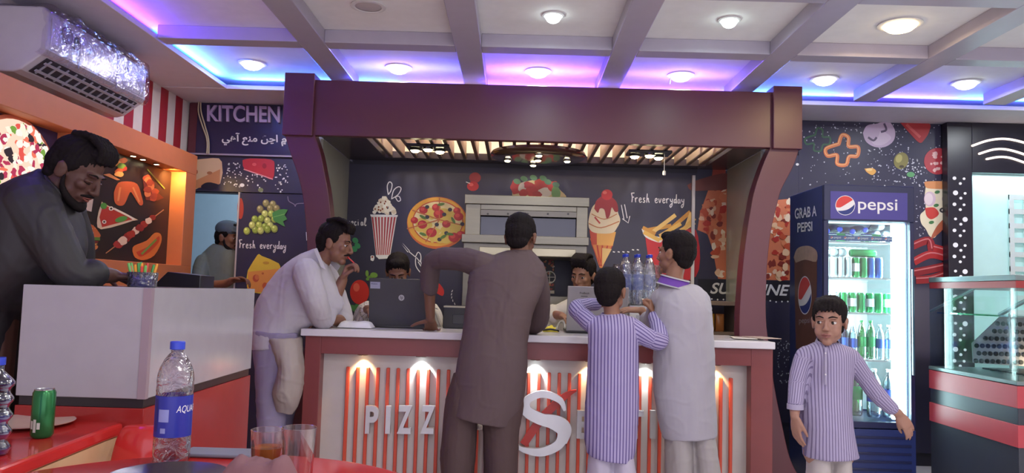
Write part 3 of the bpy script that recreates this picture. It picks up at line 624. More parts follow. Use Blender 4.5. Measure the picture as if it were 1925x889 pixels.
a = Art(bm_); a.dots(420, 306, 455, 352, 40, .8, 1.8, W_, 3); a.dots(462, 325, 535, 362, 26, .8, 2, W_, 4); a.dots(520, 308, 542, 345, 24, .8, 2, W_, 5); a.ell(455, 348, 4.5, 3.4, W_, 1); a.ell(490, 357, 5, 4, (120, 130, 90), 1); tag(a.build('spray_dots', band), kind='stuff')
DYP = 5.86
dm = wallmap(DYP)
dx0, dx1 = at(447, 450, DYP).x, SXL-.03
door = thing('printed_panel', (at(500, 450, DYP).x, DYP, 0), 'dark printed panel with green grapes and yellow cheese beside the kitchen doorway', 'panel')
m = MB(); m.box(dx0, dx1, DYP, DYP+.03, 0, at(500, 364, DYP).z, NAVY); m.build('panel', door)
m = MB(); m.box(dx0-.012, dx0, DYP-.006, DYP+.036, 0, at(450, 361, DYP).z, M('aluminium_edge', (205, 205, 210), .3, .6)); m.build('edge_profile', door)
a = Art(dm)
for k, (x, y) in enumerate(((500, 382), (513, 384), (508, 392), (520, 392), (489, 393), (498, 402), (510, 402), (491, 411), (503, 415), (516, 412), (479, 412), (474, 423), (487, 423), (498, 426), (508, 424), (516, 430), (480, 432), (490, 433), (464, 434), (503, 431))): c = [(176, 190, 84), (150, 170, 66), (196, 204, 108)][k % 3] if y > 395 else (150, 140, 84); a.ell(x, y, 6.4, 7.2, [v*.8 for v in c] and tuple(int(v*.75) for v in c), 1+(k % 4)*.5); a.ell(x-.8, y-1, 5, 5.6, c, 1.2+(k % 4)*.5); a.ell(x-2, y-3, 2, 2.2, tuple(min(255, v+50) for v in c), 1.4+(k % 4)*.5)
a.smooth([(512, 400), (524, 394), (541, 394), (535, 404), (540, 412), (532, 416), (536, 426), (524, 420), (514, 414)], (74, 142, 66), 4, 2); a.stroke([(514, 408), (536, 402)], 1.4, (120, 180, 90), 5); a.build('grape_picture', door)
a = Art(dm); script(a, 'Fresh everyday', 450, 466, 15, 1.7); a.stroke([(541, 369), (543, 378), (553, 384), (555, 388), (558, 383), (575, 382)], 1.4, (140, 130, 140), 1); a.stroke([(576, 436), (577, 452)], 2, W_, 1, 1); a.build('lettering', door)
a = Art(dm); a.smooth([(466, 508), (484, 479), (492, 481), (524, 495), (526, 510), (524, 548), (466, 548)], (222, 190, 60), 0, 2); a.poly([(466, 511), (524, 505), (525, 549), (466, 549)], (226, 150, 70), 1); a.ell(481, 523, 6, 7, (190, 84, 50), 2); a.ell(483, 521, 4, 5, (214, 120, 66), 3); a.ell(498, 537, 5, 6, (196, 90, 52), 2); a.ell(494, 514, 2.4, 2, (190, 100, 50), 2); a.ell(500, 494, 6, 2.6, (196, 150, 50), 2); a.build('cheese_picture', door)
a = Art(dm); a.ell(452, 392, 6, 20, (170, 62, 48), 0); a.build('tomato_picture', door)
# ---- pictures inside the two niches
npic = thing('niche_food_print', (NX, 5.0, 1.7), 'dark print of burger, pizza slice, wings, kebab and hot dog in the orange niche', 'poster')
m = MB(); m.box(NX-.003, NX+.006, 4.34, 5.635, 1.375, 2.055, M('print_dark', (40, 30, 30), .35)); m.build('panel', npic)
nm = lambda px, py, l: atX(px, py, NX+.008+.0008*l)
a = Art(nm); a.poly([(150, 360), (178, 358), (172, 398), (152, 392)], (206, 178, 160), 1); [a.stroke([(158+5*k, 362), (164+6*k, 345-(k % 2)*4)], 4, (226, 170, 70), 0.5+.2*k, 1) for k in range(4)]; a.build('fries_picture', npic)
a = Art(nm); a.smooth([(134, 446), (138, 426), (152, 418), (172, 422), (184, 434), (187, 446), (150, 450)], (190, 96, 52), 1); a.poly([(134, 444), (188, 446), (188, 452), (134, 450)], (86, 120, 50), 2); a.poly([(136, 450), (186, 453), (180, 461), (136, 460)], (116, 44, 34), 1); a.poly([(146, 458), (184, 458), (160, 468)], (226, 180, 90), 2); a.smooth([(138, 460), (182, 461), (176, 471), (146, 472)], (196, 120, 66), 0.5); a.dots(142, 422, 180, 438, 24, .5, 1, (232, 206, 160), 3, 3); a.build('burger_picture', npic)
a = Art(nm); a.smooth([(192, 377), (198, 384), (255, 411), (250, 415), (190, 431), (183, 410)], (216, 184, 150), 0, 3); a.poly([(194, 384), (250, 412), (192, 427), (187, 408)], (178, 52, 40), 1); a.ell(195, 387, 6, 6, (80, 140, 60), 2); a.ell(228, 412, 12, 5, (80, 140, 60), 2, -15); a.ell(209, 392, 4.5, 4, (226, 214, 196), 2); a.ell(209, 392, 2.2, 2, (50, 30, 30), 3); a.ell(196, 417, 4, 3.6, (226, 214, 196), 2); a.ell(196, 417, 2, 1.8, (50, 30, 30), 3); a.stroke([(214, 392), (240, 405), (252, 412)], 3.6, (226, 204, 180), 2); a.build('pizza_slice_picture', npic)
a = Art(nm); a.smooth([(214, 362), (222, 344), (240, 341), (258, 346), (266, 368), (269, 383), (262, 385), (250, 366), (244, 362), (234, 384), (222, 386), (215, 378)], (190, 84, 44), 0, 3); a.stroke([(226, 352), (222, 378)], 4, (214, 120, 70), 1); a.stroke([(250, 352), (262, 380)], 3.5, (214, 124, 76), 1); a.build('wings_picture', npic)
a = Art(nm); a.stroke([(199, 476), (308, 394)], 2, (176, 120, 80), 0, 1)
for k in range(9): u = k/8; x, y = 223+64*u, 459-50*u; a.blob(x, y, 9-.3*k, 8-.3*k, [(160, 50, 40), (222, 186, 160), (140, 40, 34)][k % 3], 1+k % 2, .2, 10, k)
a.build('kebab_picture', npic)
a = Art(nm); a.smooth([(249, 472), (252, 462), (276, 452), (290, 438), (302, 440), (303, 456), (290, 480), (270, 489), (254, 484)], (206, 110, 54), 0, 3); a.smooth([(256, 474), (280, 462), (298, 444), (298, 456), (280, 474), (264, 482)], (186, 66, 44), 1); a.stroke([(266, 478), (280, 464), (294, 450)], 4, (110, 140, 60), 2); a.build('hot_dog_picture', npic)
a = Art(nm); [a.blob(279+R_.uniform(-10, 10)+k*.6, 335+4.2*k, 7, 6, [(176, 70, 44), (206, 110, 64), (150, 54, 38)][k % 3], 1+k % 3, .2, 10, k) for k in range(10)]; a.poly([(268, 336), (308, 372), (296, 377), (274, 376)], (110, 40, 32), 0); a.stroke([(277, 318), (310, 355)], 2, (120, 140, 60), 4); a.build('nugget_picture', npic)
a = Art(nm); a.poly([(194, 328), (206, 326), (226, 338), (220, 339)], (196, 120, 70), 1); [a.blob(224+R_.uniform(-5, 9), 302+5*k, 8, 5, [(196, 86, 44), (226, 150, 80), (90, 120, 50), (170, 50, 40)][k % 4], 1+k % 3, .2, 10, k) for k in range(6)]; a.build('sandwich_picture', npic)
for k, (px, py) in enumerate(((268, 312), (294, 313), (250, 303))):
    c = atX(px, py, -2.50); t = thing('niche_spotlight', (c.x, c.y, 2.06), 'small warm downlight in the top of the food print niche', 'spotlight', 'small warm niche spotlights')
    m = MB(); m.lathe([(.022, 0), (.024, -.006), (.018, -.008)], (c.x, c.y, 2.06), M('chrome_ring'), 16); m.build('spot_ring', t)
    m = MB(); m.lathe([(.016, -.0085), (.003, -.01)], (c.x, c.y, 2.06), BULB, 16); m.build('bulb', t)
    spot_light('niche_beam', (c.x, c.y, 2.045), (-.18, 0, -1), 2.2, (1, .72, .38), 100, .6, t)
area_light('niche_end_light', (-2.5, 5.5, 2.05), (0, .7, -1), .03, .03, 2.2, (1, .62, .18))
# lit round pizza picture in the nearer niche
lp = thing('lit_pizza_sign', (NX, 3.86, 1.65), 'bright backlit round pizza picture in the nearer orange niche', 'lightbox')
pm = lambda y, z, l: V((NX+.004+.0009*l, y, z))
m = MB(); m.lathe([(.385, 0), (.385, .02), (.37, .022)], (NX-.004, 3.86, 1.68), M('pizza_rim', (214, 120, 90), .5), 48, axis=(1, 0, 0)); m.build('box', lp)
def gl(c, s=1.15): return glow('backlit_%02x%02x%02x' % tuple(c), c, s)
m = MB(); R = random.Random(12)
def disc(y, z, r1, r2, x, mat, seed=0, j=0):
    q = random.Random(seed); n = 11; m.sheet([(x, y+r1*(1+q.uniform(-j, j))*math.cos(2*PI*i/n), z+r2*(1+q.uniform(-j, j))*math.sin(2*PI*i/n)) for i in range(n)], mat)
m.sheet([(NX+.0205, 3.86+.365*math.cos(2*PI*i/48), 1.68+.365*math.sin(2*PI*i/48)) for i in range(48)], gl((250, 214, 190)))
for k in range(330):
    r, t = .345*math.sqrt(R.random()), R.uniform(0, 2*PI)
    disc(3.86+r*math.cos(t), 1.68+r*math.sin(t), R.uniform(.014, .034), R.uniform(.01, .026), NX+.0215+.0001*k, gl(R.choice([(226, 90, 80), (240, 236, 226), (248, 240, 230), (120, 160, 70), (60, 50, 56), (236, 120, 96), (250, 236, 214), (180, 60, 90)])), k, .3)
m.build('picture', lp)
m = MB(); m.box(NX-.003, NX-.0005, 2.76, 4.225, 1.375, 2.055, M('niche_navy', (46, 38, 78), .4)); m.build('backboard', lp)
# ================================================================== RIGHT SIDE: dark portal, fridge, showcase
PYF = 5.96
portal = thing('lit_portal', (at(1860, 500, PYF).x, PYF, 0), 'dark portal panel with glowing white dots, three curved light lines and a pale cyan opening', 'portal')
POR = M('portal_dark', (34, 31, 42), .3)
px0, px1 = at(1783, 450, PYF).x, XRW-.02
ox0, oz1, oz0 = at(1829, 400, PYF).x, at(1860, 325, PYF).z, .6
b = MB(); b.box(px0, ox0, PYF, YB-.02, 0, ZS-.003, POR); b.box(ox0, px1, PYF, YB-.02, oz1, ZS-.003, POR); b.box(ox0, px1, PYF, YB-.02, 0, oz0, POR); b.build('surround', portal, .004)
DOT = glow('dot_light', (235, 232, 240), 1.1)
y = 335; k = 0
while y < 690:
    for dx, dy, r in (((1794, 0, 3.3), (1812, 1, 2.4), (1805, 10, 2.6)) if k % 2 == 0 else ((1796, 2, 4.6), (1814, 3, 2.5), (1806, 12, 2.6))):
        if k % 4 == 3 and dx == 1814: r = 4.6
        if k % 4 == 3 and dx == 1796: r = 2.6
        c = at(dx, y+dy, PYF-.002); m = MB(); m.lathe([(r/FPX*PYF, 0), (r/FPX*PYF, .004)], c, DOT, 16, axis=(0, -1, 0)); m.build('light_dot', portal)
    y += 25.5 if k % 2 == 0 else 23.5; k += 1
for pts in ([(1828, 274), (1858, 264), (1890, 261), (1925, 268), (1960, 282)], [(1841, 289), (1868, 281), (1893, 281), (1925, 290), (1950, 302)], [(1855, 299), (1878, 295), (1900, 297), (1930, 307)]):
    m = MB(); m.tube([at(x, y_, PYF-.01) for x, y_ in pts], .0085, glow('arc_light', (255, 235, 222), 2.2), 10, 5); m.build('light_arc', portal)
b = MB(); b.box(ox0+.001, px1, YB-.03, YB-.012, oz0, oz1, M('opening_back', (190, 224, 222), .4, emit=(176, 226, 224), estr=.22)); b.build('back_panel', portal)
LAT = M('lattice_white', (214, 226, 224), .5)
b = MB(); LX0 = at(1898, 400, 6.0).x; ltop = at(1910, 366, 6.0).z
for k in range(5): b.box(LX0+k*.115, LX0+k*.115+.035, 6.0, 6.015, oz0, ltop, LAT)
for k in range(12):
    z = ltop-.04-k*.112; b.box(LX0, LX0+.5, 6.001, 6.014, z, z+.04, LAT)
b.build('lattice_screen', portal)
area_light('portal_light', (ox0+.5, 5.99, oz1-.02), (0, .3, -1), .9, .04, 3, (.72, 1, 1))
# ---- fridge
FR = 4.95
fx0, fx1 = at(1549, 500, FR).x, at(1719, 500, FR).x; fz1 = at(1635, 349, FR).z; FD = .62
BLUE = M('fridge_blue', (38, 52, 108), .3); BLD = M('fridge_dark_blue', (30, 36, 76), .3)
INW = M('fridge_inside', (226, 234, 236), .4)
fridge = thing('drinks_fridge', ((fx0+fx1)/2, FR+FD/2, 0), 'tall blue glass-door drinks fridge lit white inside, against the mural', 'fridge')
gx0, gx1 = at(1558, 600, FR).x, at(1712, 600, FR).x; gz1, gz0 = at(1635, 416, FR).z, at(1635, 793, FR).z
b = MB(); T = .03
b.box(fx0, fx0+T, FR+.04, FR+FD, .06, fz1, BLUE); b.box(fx1-T, fx1, FR+.04, FR+FD, .06, fz1, BLUE); b.box(fx0+T, fx1-T, FR+FD-T, FR+FD, .06, fz1, BLUE)
b.box(fx0+T, fx1-T, FR+.04, FR+FD-T, gz1+.01, fz1, BLUE); b.box(fx0+T, fx1-T, FR+.04, FR+FD-T, .06, gz0-.01, BLUE); b.build('cabinet', fridge, .006)
b = MB(); i0, i1 = fx0+T+.001, fx1-T-.001
b.box(i0, i1, FR+FD-T-.012, FR+FD-T-.001, gz0, gz1, INW); b.box(i0, i0+.008, FR+.06, FR+FD-T-.013, gz0, gz1, INW); b.box(i1-.008, i1, FR+.06, FR+FD-T-.013, gz0, gz1, INW); b.build('liner', fridge)
b = MB(); b.box(fx0, fx1, FR-.004, FR+.038, gz1, fz1, BLD); b.build('header', fridge, .004)
b = MB(); b.box(fx0, gx0, FR, FR+.038, gz0-.04, gz1-.001, BLD); b.box(gx1, fx1, FR, FR+.038, gz0-.04, gz1-.001, BLD); b.box(gx0, gx1, FR, FR+.038, gz0-.04, gz0, BLD); d = b.build('door', fridge, .003)
b = MB(); b.box(gx0, gx1, FR+.012, FR+.018, gz0, gz1, glassy('fridge_glass', (246, 252, 252), .02, .03, dens=.25)); b.build('pane', d)
b = MB(); b.box(gx1+.004, gx1+.016, FR-.02, FR-.001, gz0+.3, gz1-.3, M('handle_dark', (60, 90, 110), .3)); b.build('handle', d, .003)
b = MB(); b.box(fx0, fx1, FR-.002, FR+.038, .08, gz0-.046, BLUE)
for k in range(6): b.box(fx0+.03, fx1-.03, FR-.008, FR-.002, .14+.05*k, .155+.05*k, BLD)
b.build('kick_grille', fridge, .002)
LED = glow('fridge_led', (216, 252, 255), 12)
b = MB(); b.box(gx1-.085, gx1-.004, FR+.06, FR+.085, gz0+.01, gz1-.01, LED); b.build('led_tube', fridge)
b = MB(); b.box(gx0, gx1, FR+.06, FR+.075, gz1-.012, gz1-.001, glow('fridge_led_dim', (216, 252, 255), 3)); b.build('led_tube', fridge)
area_light('fridge_light', (gx1-.09, FR+.12, (gz0+gz1)/2), (-1, .35, 0), .03, gz1-gz0-.1, 24, (.78, 1, 1), fridge)
area_light('fridge_light', (gx0+.02, FR+.10, (gz0+gz1)/2), (1, .5, 0), .03, gz1-gz0-.1, 12, (.78, 1, 1), fridge)
area_light('fridge_spill', (gx1-.02, FR+.03, (gz0+gz1)/2), (-.4, -1, 0), .03, gz1-gz0-.1, 3, (.72, .98, 1), fridge)
# header print
hm = lambda px, py, l: at(px, py, FR-.006-.0007*l)
LW2 = M('logo_white', (226, 228, 236), .4); LRD = M('logo_red', (206, 62, 60), .4); LBL = M('logo_blue', (38, 54, 128), .4)
def globe(par, f, r, name='emblem'):
    """f(u, v): unit disc to wall"""
    m = MB(); C_ = [(math.cos(2*PI*i/48), math.sin(2*PI*i/48)) for i in range(48)]
    m.sheet([f(u*1.06, v*1.06, 0) for u, v in C_], LW2)
    top = [(math.cos(t), math.sin(t)) for t in (PI*(.0+.2)+(PI*.86)*i/20 for i in range(21))]
    wave = dens([(-.97, -.2), (-.55, -.22), (-.1, .02), (.35, .3), (.81, .58)], 6)
    m.sheet([f(u, v, 1) for u, v in top+wave[:-1]], LRD)
    bot = [(math.cos(t), math.sin(t)) for t in (PI*1.2+(PI*.84)*i/20 for i in range(21))]
    wave2 = dens([(.99, .12), (.75, -.12), (.3, -.42), (-.2, -.56), (-.81, -.59)], 6)
    m.sheet([f(u, v, 1) for u, v in bot+wave2[:-1]], LBL); return m.build(name, par)
m = MB(); m.sheet([hm(1561, 359, 0), hm(1706, 363, 0), hm(1706, 414, 0), hm(1561, 411, 0)], M('header_print', (66, 60, 138), .35, emit=(70, 62, 150), estr=.10)); m.build('header_print', fridge)
globe(fridge, lambda u, v, l: hm(1589+17.5*u, 386-17.5*v, 1+l), 1)
m = MB(); put_text(m, 'pepsi', lambda u, v: hm(1613+74*u, 401-28*v+2*u, 1), LW2, .008); m.build('lettering', fridge)
# side print
sm_ = lambda px, py, l: atX(px, py, fx0-.001-.0008*l)
m = MB(); put_text(m, 'GRAB A', lambda u, v: sm_(1494+41*u, 412-20*v-(6)*u, 1), LW2, .02); put_text(m, 'PEPSI', lambda u, v: sm_(1499+28*u, 437-18*v-3*u, 1), LW2, .02); m.build('lettering', fridge)
m = MB(); m.sheet([sm_(*p, 0) for p in ((1493, 480), (1531, 472), (1536, 486), (1534, 660), (1496, 655))], M('cola_glass', (104, 64, 52), .35, var=.4, scale=9)); m.sheet([sm_(*p, 1) for p in dens([(1492, 484), (1498, 468), (1512, 462), (1526, 464), (1536, 474), (1534, 492), (1514, 488), (1496, 494)], 3)], M('cola_foam', (176, 150, 132), .4, var=.3, scale=20)); m.build('glass_print', fridge)
globe(fridge, lambda u, v, l: sm_(1513+12*u, 555-34*v, 2+l), 1)
m = MB(); put_text(m, 'pepsi', lambda u, v: sm_(1502+21*u, 611-13*v-1*u, 2), M('print_grey', (170, 160, 166), .4), 0); m.build('lettering', fridge)
# shelves and drinks
WIRE = M('shelf_white', (232, 240, 242), .3)
SHY = [455, 522, 588, 676]
shz = [at(1635, y, FR+.08).z for y in SHY]; ib = gz0+.012
for k, z in enumerate(shz):
    m = MB(); m.box(i0+.01, i1-.01, FR+.07, FR+.082, z-.012, z, WIRE); m.box(i0+.01, i1-.01, FR+FD-.06, FR+FD-.048, z-.012, z, WIRE)
    for q in range(14): x = i0+.012+(i1-i0-.03)*q/13; m.box(x, x+.005, FR+.07, FR+FD-.05, z-.006, z, WIRE)
    s_ = m.build('shelf', fridge)
    if k == 0:
        m = MB(); m.box(i0+.012, i1-.06, FR+.06, FR+.066, z+.004, z+.036, M('strip_blue', (36, 84, 150), .4)); st = m.build('shelf_strip', fridge)
        for q in range(5):
            xx = i0+.03+.088*q; m = MB(); put_text(m, 'pepsi', lambda u, v: (xx+.028+.045*u, FR+.0595, z+.012+.018*v), LW2, .004); m.build('lettering', st)
            globe(st, lambda u, v, l: (xx+.014+.0085*u, FR+.0597-.0004*l, z+.02+.0085*v), 1)
PET = {}
def bottle_at(x, y, z, h, r, body, label, cap, txt, group, lname='water_bottle', axis=(0, 0, 1), ribs=False, lt=None, lab=(.32, .58)):
    t = thing(lname, (x, y, z), txt, 'bottle', group)
    c = (x, y, z)
    prof = [(r*.3, .0), (r*.86, .0), (r, .03), (r*.96, .12), (r, .2), (r, .3), (r*.98, .45), (r, .62), (r*.93, .72), (r*.7, .82), (r*.38, .9), (r*.33, .915), (r*.36, .92), (r*.33, .93), (r*.33, .96)]
    m = MB(); m.lathe([(a_, q*h) for a_, q in prof], c, body, 24, axis); m.build('body', t)
    m = MB(); m.lathe([(r*1.012, lab[0]*h), (r*1.012, lab[1]*h)], c, label, 24, axis, cap=False); l_ = m.build('label', t)
    m = MB(); m.lathe([(r*.4, .94*h), (r*.42, .945*h), (r*.42, .995*h), (r*.36, 1.0*h)], c, cap, 18, axis); m.build('cap', t)
    if lt: m = MB(); put_text(m, lt[0], lt[1], LW2, .01); m.build('lettering', l_)
    return t
def can_at(x, y, z, h, r, col, txt, group, axis=(0, 0, 1), stripe=None):
    t = thing('drink_can', (x, y, z), txt, 'can', group); c = (x, y, z)
    m = MB(); m.lathe([(r*.78, 0), (r*.84, .012*h), (r, .07*h), (r, .92*h), (r*.86, .975*h)], c, col, 20, axis); m.build('body', t)
    m = MB(); m.lathe([(r*.87, .975*h), (r*.88, .992*h), (r*.84, .995*h), (r*.8, .98*h), (.002, .98*h)], c, M('can_lid', (200, 205, 208), .25, 1), 20, axis); m.build('lid', t)
    if stripe: m = MB(); m.lathe([(r*1.01, .3*h), (r*1.01, .7*h)], c, stripe, 20, axis, cap=False); m.build('print_band', t)
    return t
GRN, GRB = M('can_green', (34, 130, 70), .25, .5), glassy('green_bottle', (70, 190, 110), .1)
SLV, BLC = M('can_silver', (190, 200, 206), .25, .6), M('can_blue', (44, 90, 170), .25, .5)
CLR, BLB = glassy('clear_bottle', (226, 240, 248), .1), M('cola_bottle', (36, 32, 48), .15)
LBB, CAPB, CAPW, CAPG = M('label_blue', (44, 76, 160), .4), M('cap_blue', (44, 66, 190), .35), M('cap_white', (220, 226, 230), .35), M('cap_green', (40, 150, 80), .35)
LGN = M('label_green', (50, 150, 80), .4)
fy = FR+.14
z = shz[1]; g1 = 'cans standing on the second fridge shelf'
for k in range(8):
    col, nm = ((SLV, 'silver') if k < 4 else (GRN, 'green') if k < 6 else (BLC, 'blue'))
    can_at(i0+.035+k*.05, fy, z, .135, .024, col, 'slim %s can standing on the second fridge shelf' % nm, g1+' '+nm, stripe=None if k < 4 else LW2 if k == 4 else None)
for k in range(3): can_at(i0+.04+.055*k, fy+.0, z+.136+.028, .13, .028, SLV, 'silver can lying end-on across the standing cans', 'silver cans lying on the second fridge shelf', axis=(0, 1, 0))
can_at(i0+.20, fy+.01, z+.136+.026, .17, .026, GRN, 'green can lying sideways on top of the standing cans in the fridge', None, axis=(1, 0, 0))
z = shz[2]; g1 = 'cans on the third fridge shelf'
for k in range(8):
    if k < 2: can_at(i0+.035+k*.058, fy, z, .13, .026, SLV, 'silver can at the left of the third fridge shelf', 'silver cans on the third fridge shelf')
    else: can_at(i0+.035+k*.058, fy, z, .13, .026, GRN, 'green can with white print on the third fridge shelf', 'green cans on the third fridge shelf', stripe=LW2 if k % 2 else None)
z = shz[3]; 
for k in range(8):
    x = i0+.04+k*.058
    if k in (4, 5): bottle_at(x, fy, z, .25, .028, GRB, LGN, CAPG, 'small green soda bottle on the fourth fridge shelf', 'green soda bottles on the fourth fridge shelf', 'soda_bottle')
    elif k < 3: bottle_at(x, fy, z, .235, .028, BLB, LBB, CAPB, 'small dark cola bottle with blue label on the fourth fridge shelf', 'cola bottles on the fourth fridge shelf', 'soda_bottle')
    else: bottle_at(x, fy, z, .225, .028, CLR, LBB, CAPW, 'small clear water bottle on the fourth fridge shelf', 'clear bottles on the fourth fridge shelf')
for k in range(5):
    x = i0+.055+k*.098
    if k == 2: bottle_at(x, fy+.05, ib, .33, .044, GRB, LGN, CAPG, 'large green soda bottle on the fridge floor', None, 'soda_bottle')
    else: bottle_at(x, fy+.0, ib, .31, .044, CLR, LBB, CAPW, 'large water bottle with blue label on the fridge floor', 'water bottles on the fridge floor')
bottle_at(i0+.29, fy+.16, ib, .33, .044, GRB, LGN, CAPG, 'large green soda bottle behind the clear bottles on the fridge floor', None, 'soda_bottle')
z = shz[0]
for k in range(4): bottle_at(i0+.06+.085*k, FR+.47, z+.075+.012*(k % 2), .30, .04, CLR, LBB, CAPB, 'clear water bottle lying cap outwards on the top fridge shelf', 'bottles lying on the top fridge shelf', axis=(0, -1, 0))
for k in range(2): bottle_at(i0+.02+.23*k, FR+.11, z+.028, .215, .027, GRB, LGN, CAPG, 'green soda bottle lying sideways at the front of the top fridge shelf', 'green bottles lying on the top fridge shelf', 'soda_bottle', axis=(1, 0, 0))
for dx, dz in ((.38, .06), (.41, .115), (.445, .06)): can_at(i0+dx, FR+.15, z+dz, .13, .026, SLV, 'white can stacked end-on at the right of the top fridge shelf', 'white cans on the top fridge shelf', axis=(0, 1, 0))
# ---- glass showcase in front of the fridge
SX0 = 2.63; sy0 = 1450*SX0/937; sy1 = 4.92
sz = at(1905, 724, sy0).z
show = thing('glass_showcase', (3.2, 4.5, 0), 'red and black striped counter with a glass topping showcase at the right edge', 'counter')
STR, STK = M('show_red', (178, 66, 76), .4), M('show_black', (54, 58, 68), .35)
b = MB(); b.box(SX0, 4.2, sy0, sy1, 0, sz-.001, STK); b.build('base', show, .004)
for z0, z1 in ((sz-.118, sz-.004), (sz-.32, sz-.205)):
    b = MB(); b.box(SX0-.008, 4.2, sy0-.008, sy1, z0, z1, STR); b.build('red_band', show, .002)
b = MB(); b.box(SX0-.01, 4.2, sy0-.01, sy1, sz, sz+.02, M('steel_top', (120, 138, 140), .3, .4)); b.build('top', show, .003)
for k in range(9): b = MB(); b.box(SX0+.25, 4.1, sy0+.08+.075*k, sy0+.12+.075*k, sz+.021, sz+.03, M('grill_bar', (40, 44, 48), .3, .6)); b.build('grille_bar', show)
gt = at(1905, 516, sy0).z; GL = glassy('showcase_glass', (226, 240, 240), .006, .05, dens=.05)
b = MB(); b.box(SX0, SX0+.006, sy0, sy1, sz+.021, gt-.07, GL); b.build('pane', show)
b = MB(); b.box(SX0+.007, 4.15, sy0, sy0+.006, sz+.021, gt-.07, GL); b.build('pane', show)
b = MB(); b.box(SX0-.004, 4.2, sy0-.004, sy1, gt-.03, gt, M('steel_top')); b.build('glass_roof_frame', show, .003)
b = MB(); b.box(SX0, 4.2, sy0, sy1, gt-.07, gt-.031, M('show_red2', (150, 50, 52), .3)); b.build('red_rail', show, .002)
area_light('showcase_fill', (SX0+.75, sy0+.35, gt-.08), (.0, .55, -1), .8, .06, 22, (1, .88, .86), show)  # added fill under the roof frame, brightens the plate; no real lamp here
area_light('showcase_warm', (SX0+.75, 4.7, sz+.06), (0, 1, .2), .5, .03, 1.2, (1, .66, .4), show)
c0, c1 = atX(1750, 585, SX0+.1), atX(1842, 537, SX0+.1)
TUBE = M('rail_white', (220, 222, 220), .3, .3)
b = MB(); b.tube([c0, c1], .009, TUBE, 10, 2); b.build('glass_brace', show)
c0, c1 = atX(1880, 591, SX0+.1), atX(1960, 548, SX0+.1); b = MB(); b.tube([c0, c1], .011, TUBE, 10, 2); b.build('glass_brace', show)
zs_ = atX(1800, 588, SX0+.1).z
b = MB(); b.box(SX0+.02, 4.1, sy0+.1, sy1-.05, zs_-.008, zs_, glassy('shelf_glass', (190, 220, 220), .12)); b.build('glass_shelf', show)
# perforated plate standing inside
pl0 = at(1830, 640, 4.78)
plate = thing('perforated_plate', (3.0, 4.78, sz+.03), 'pinkish white slanted plate with rows of round black holes inside the showcase', 'plate')
b = MB(); f = lambda px, py: at(px, py, 4.78); b.prism([f(1828, 645), f(1882, 594), f(2010, 590), f(2010, 694), f(1830, 682)], (0, .01, 0), M('plate_pink', (232, 214, 222), .4)); b.build('sheet', plate)
HB_ = M('hole_black', (36, 34, 42), .5)
hs = []
for r in range(6):
    for q in range(12):
        hx_, hy_ = 1834+10.6*q+(5 if r % 2 else 0)+r*.8, 678-14.2*r+1.2*q*.3
        if hx_-1828 > (645-hy_)*1.05+7 or hy_ > 640: hs.append((hx_, hy_))
for hx_, hy_ in hs[:70]: m = MB(); c = f(hx_, hy_); m.lathe([(.0142, 0), (.0142, .004), (.01, .005)], (c.x, 4.779, c.z), HB_, 14, axis=(0, -1, 0)); m.build('hole', plate)
ftap = thing('steel_tap', at(1902, 690, 4.5), 'thin steel tap tube standing inside the glass showcase', 'tap')
m = MB(); m.tube([at(1900, 690, 4.5), at(1899, 630, 4.5), at(1897, 594, 4.5), at(1906, 590, 4.5), at(1902, 640, 4.5)], .007, M('chrome_ring'), 10, 5); m.build('tube', ftap)

# ================================================================== LEFT: register box, AC, tables
BXR = -1.30; by0 = 1450*1.30/683; by1 = 1450*1.30/488
bx_l = at(36, 640, by0).x; bzt = at(285, 541, by0).z; bzb = at(285, 751, by0).z
BW = M('box_white', (164, 160, 168), .16); BRD = M('box_red', (150, 42, 40), .18)
desk = thing('register_desk', ((bx_l+BXR)/2, (by0+by1)/2, 0), 'tall service desk with white upper panels and a glossy red base at the left', 'desk')
b = MB(); b.box(bx_l, BXR, by0, by1, bzb, bzt, BW); b.build('upper_panel', desk, .003)
b = MB(); b.box(BXR-.026, BXR+.003, by0-.003, by0+.02, bzb, bzt-.001, M('edge_mauve', (150, 132, 142), .35)); b.build('edge_trim', desk)
b = MB(); b.box(bx_l+.01, BXR-.008, by0+.008, by1-.008, bzb-.032, bzb, M('black_strip', (34, 28, 34), .4)); b.build('black_strip', desk)
b = MB(); b.box(bx_l, BXR, by0, by1, 0, bzb-.033, BRD); b.build('red_base', desk, .003)
# straw caddy
cc = at(267, 538, by0+.2); cc.z = bzt
cad = thing('straw_caddy', cc, 'blue purple plastic tub of coloured straws on the white service desk', 'tub')
PUR = glassy('purple_plastic', (96, 86, 190), .06, .2, bump=.5, bscale=40, dens=.3)
m = MB(); m.lathe([(.048, .0), (.052, .002), (.056, .055), (.054, .057)], cc, PUR, 20); m.lathe([(.044, .001), (.045, .045), (.02, .046)], cc, M('purple_fill', (70, 64, 150), .5), 20); m.build('tub', cad)
R = random.Random(6)
for k in range(12):
    a_ = R.uniform(0, 2*PI); q = cc+V((.038*math.cos(a_), .038*math.sin(a_), .03)); e = cc+V((.052*math.cos(a_), .05*math.sin(a_), R.uniform(.07, .094)))
    m = MB(); m.tube([q, e], .0055, M('straw_%d' % (k % 4), [(70, 160, 80), (214, 70, 60), (226, 150, 50), (110, 180, 90)][k % 4], .4), 8, 1); m.build('straw', cad)
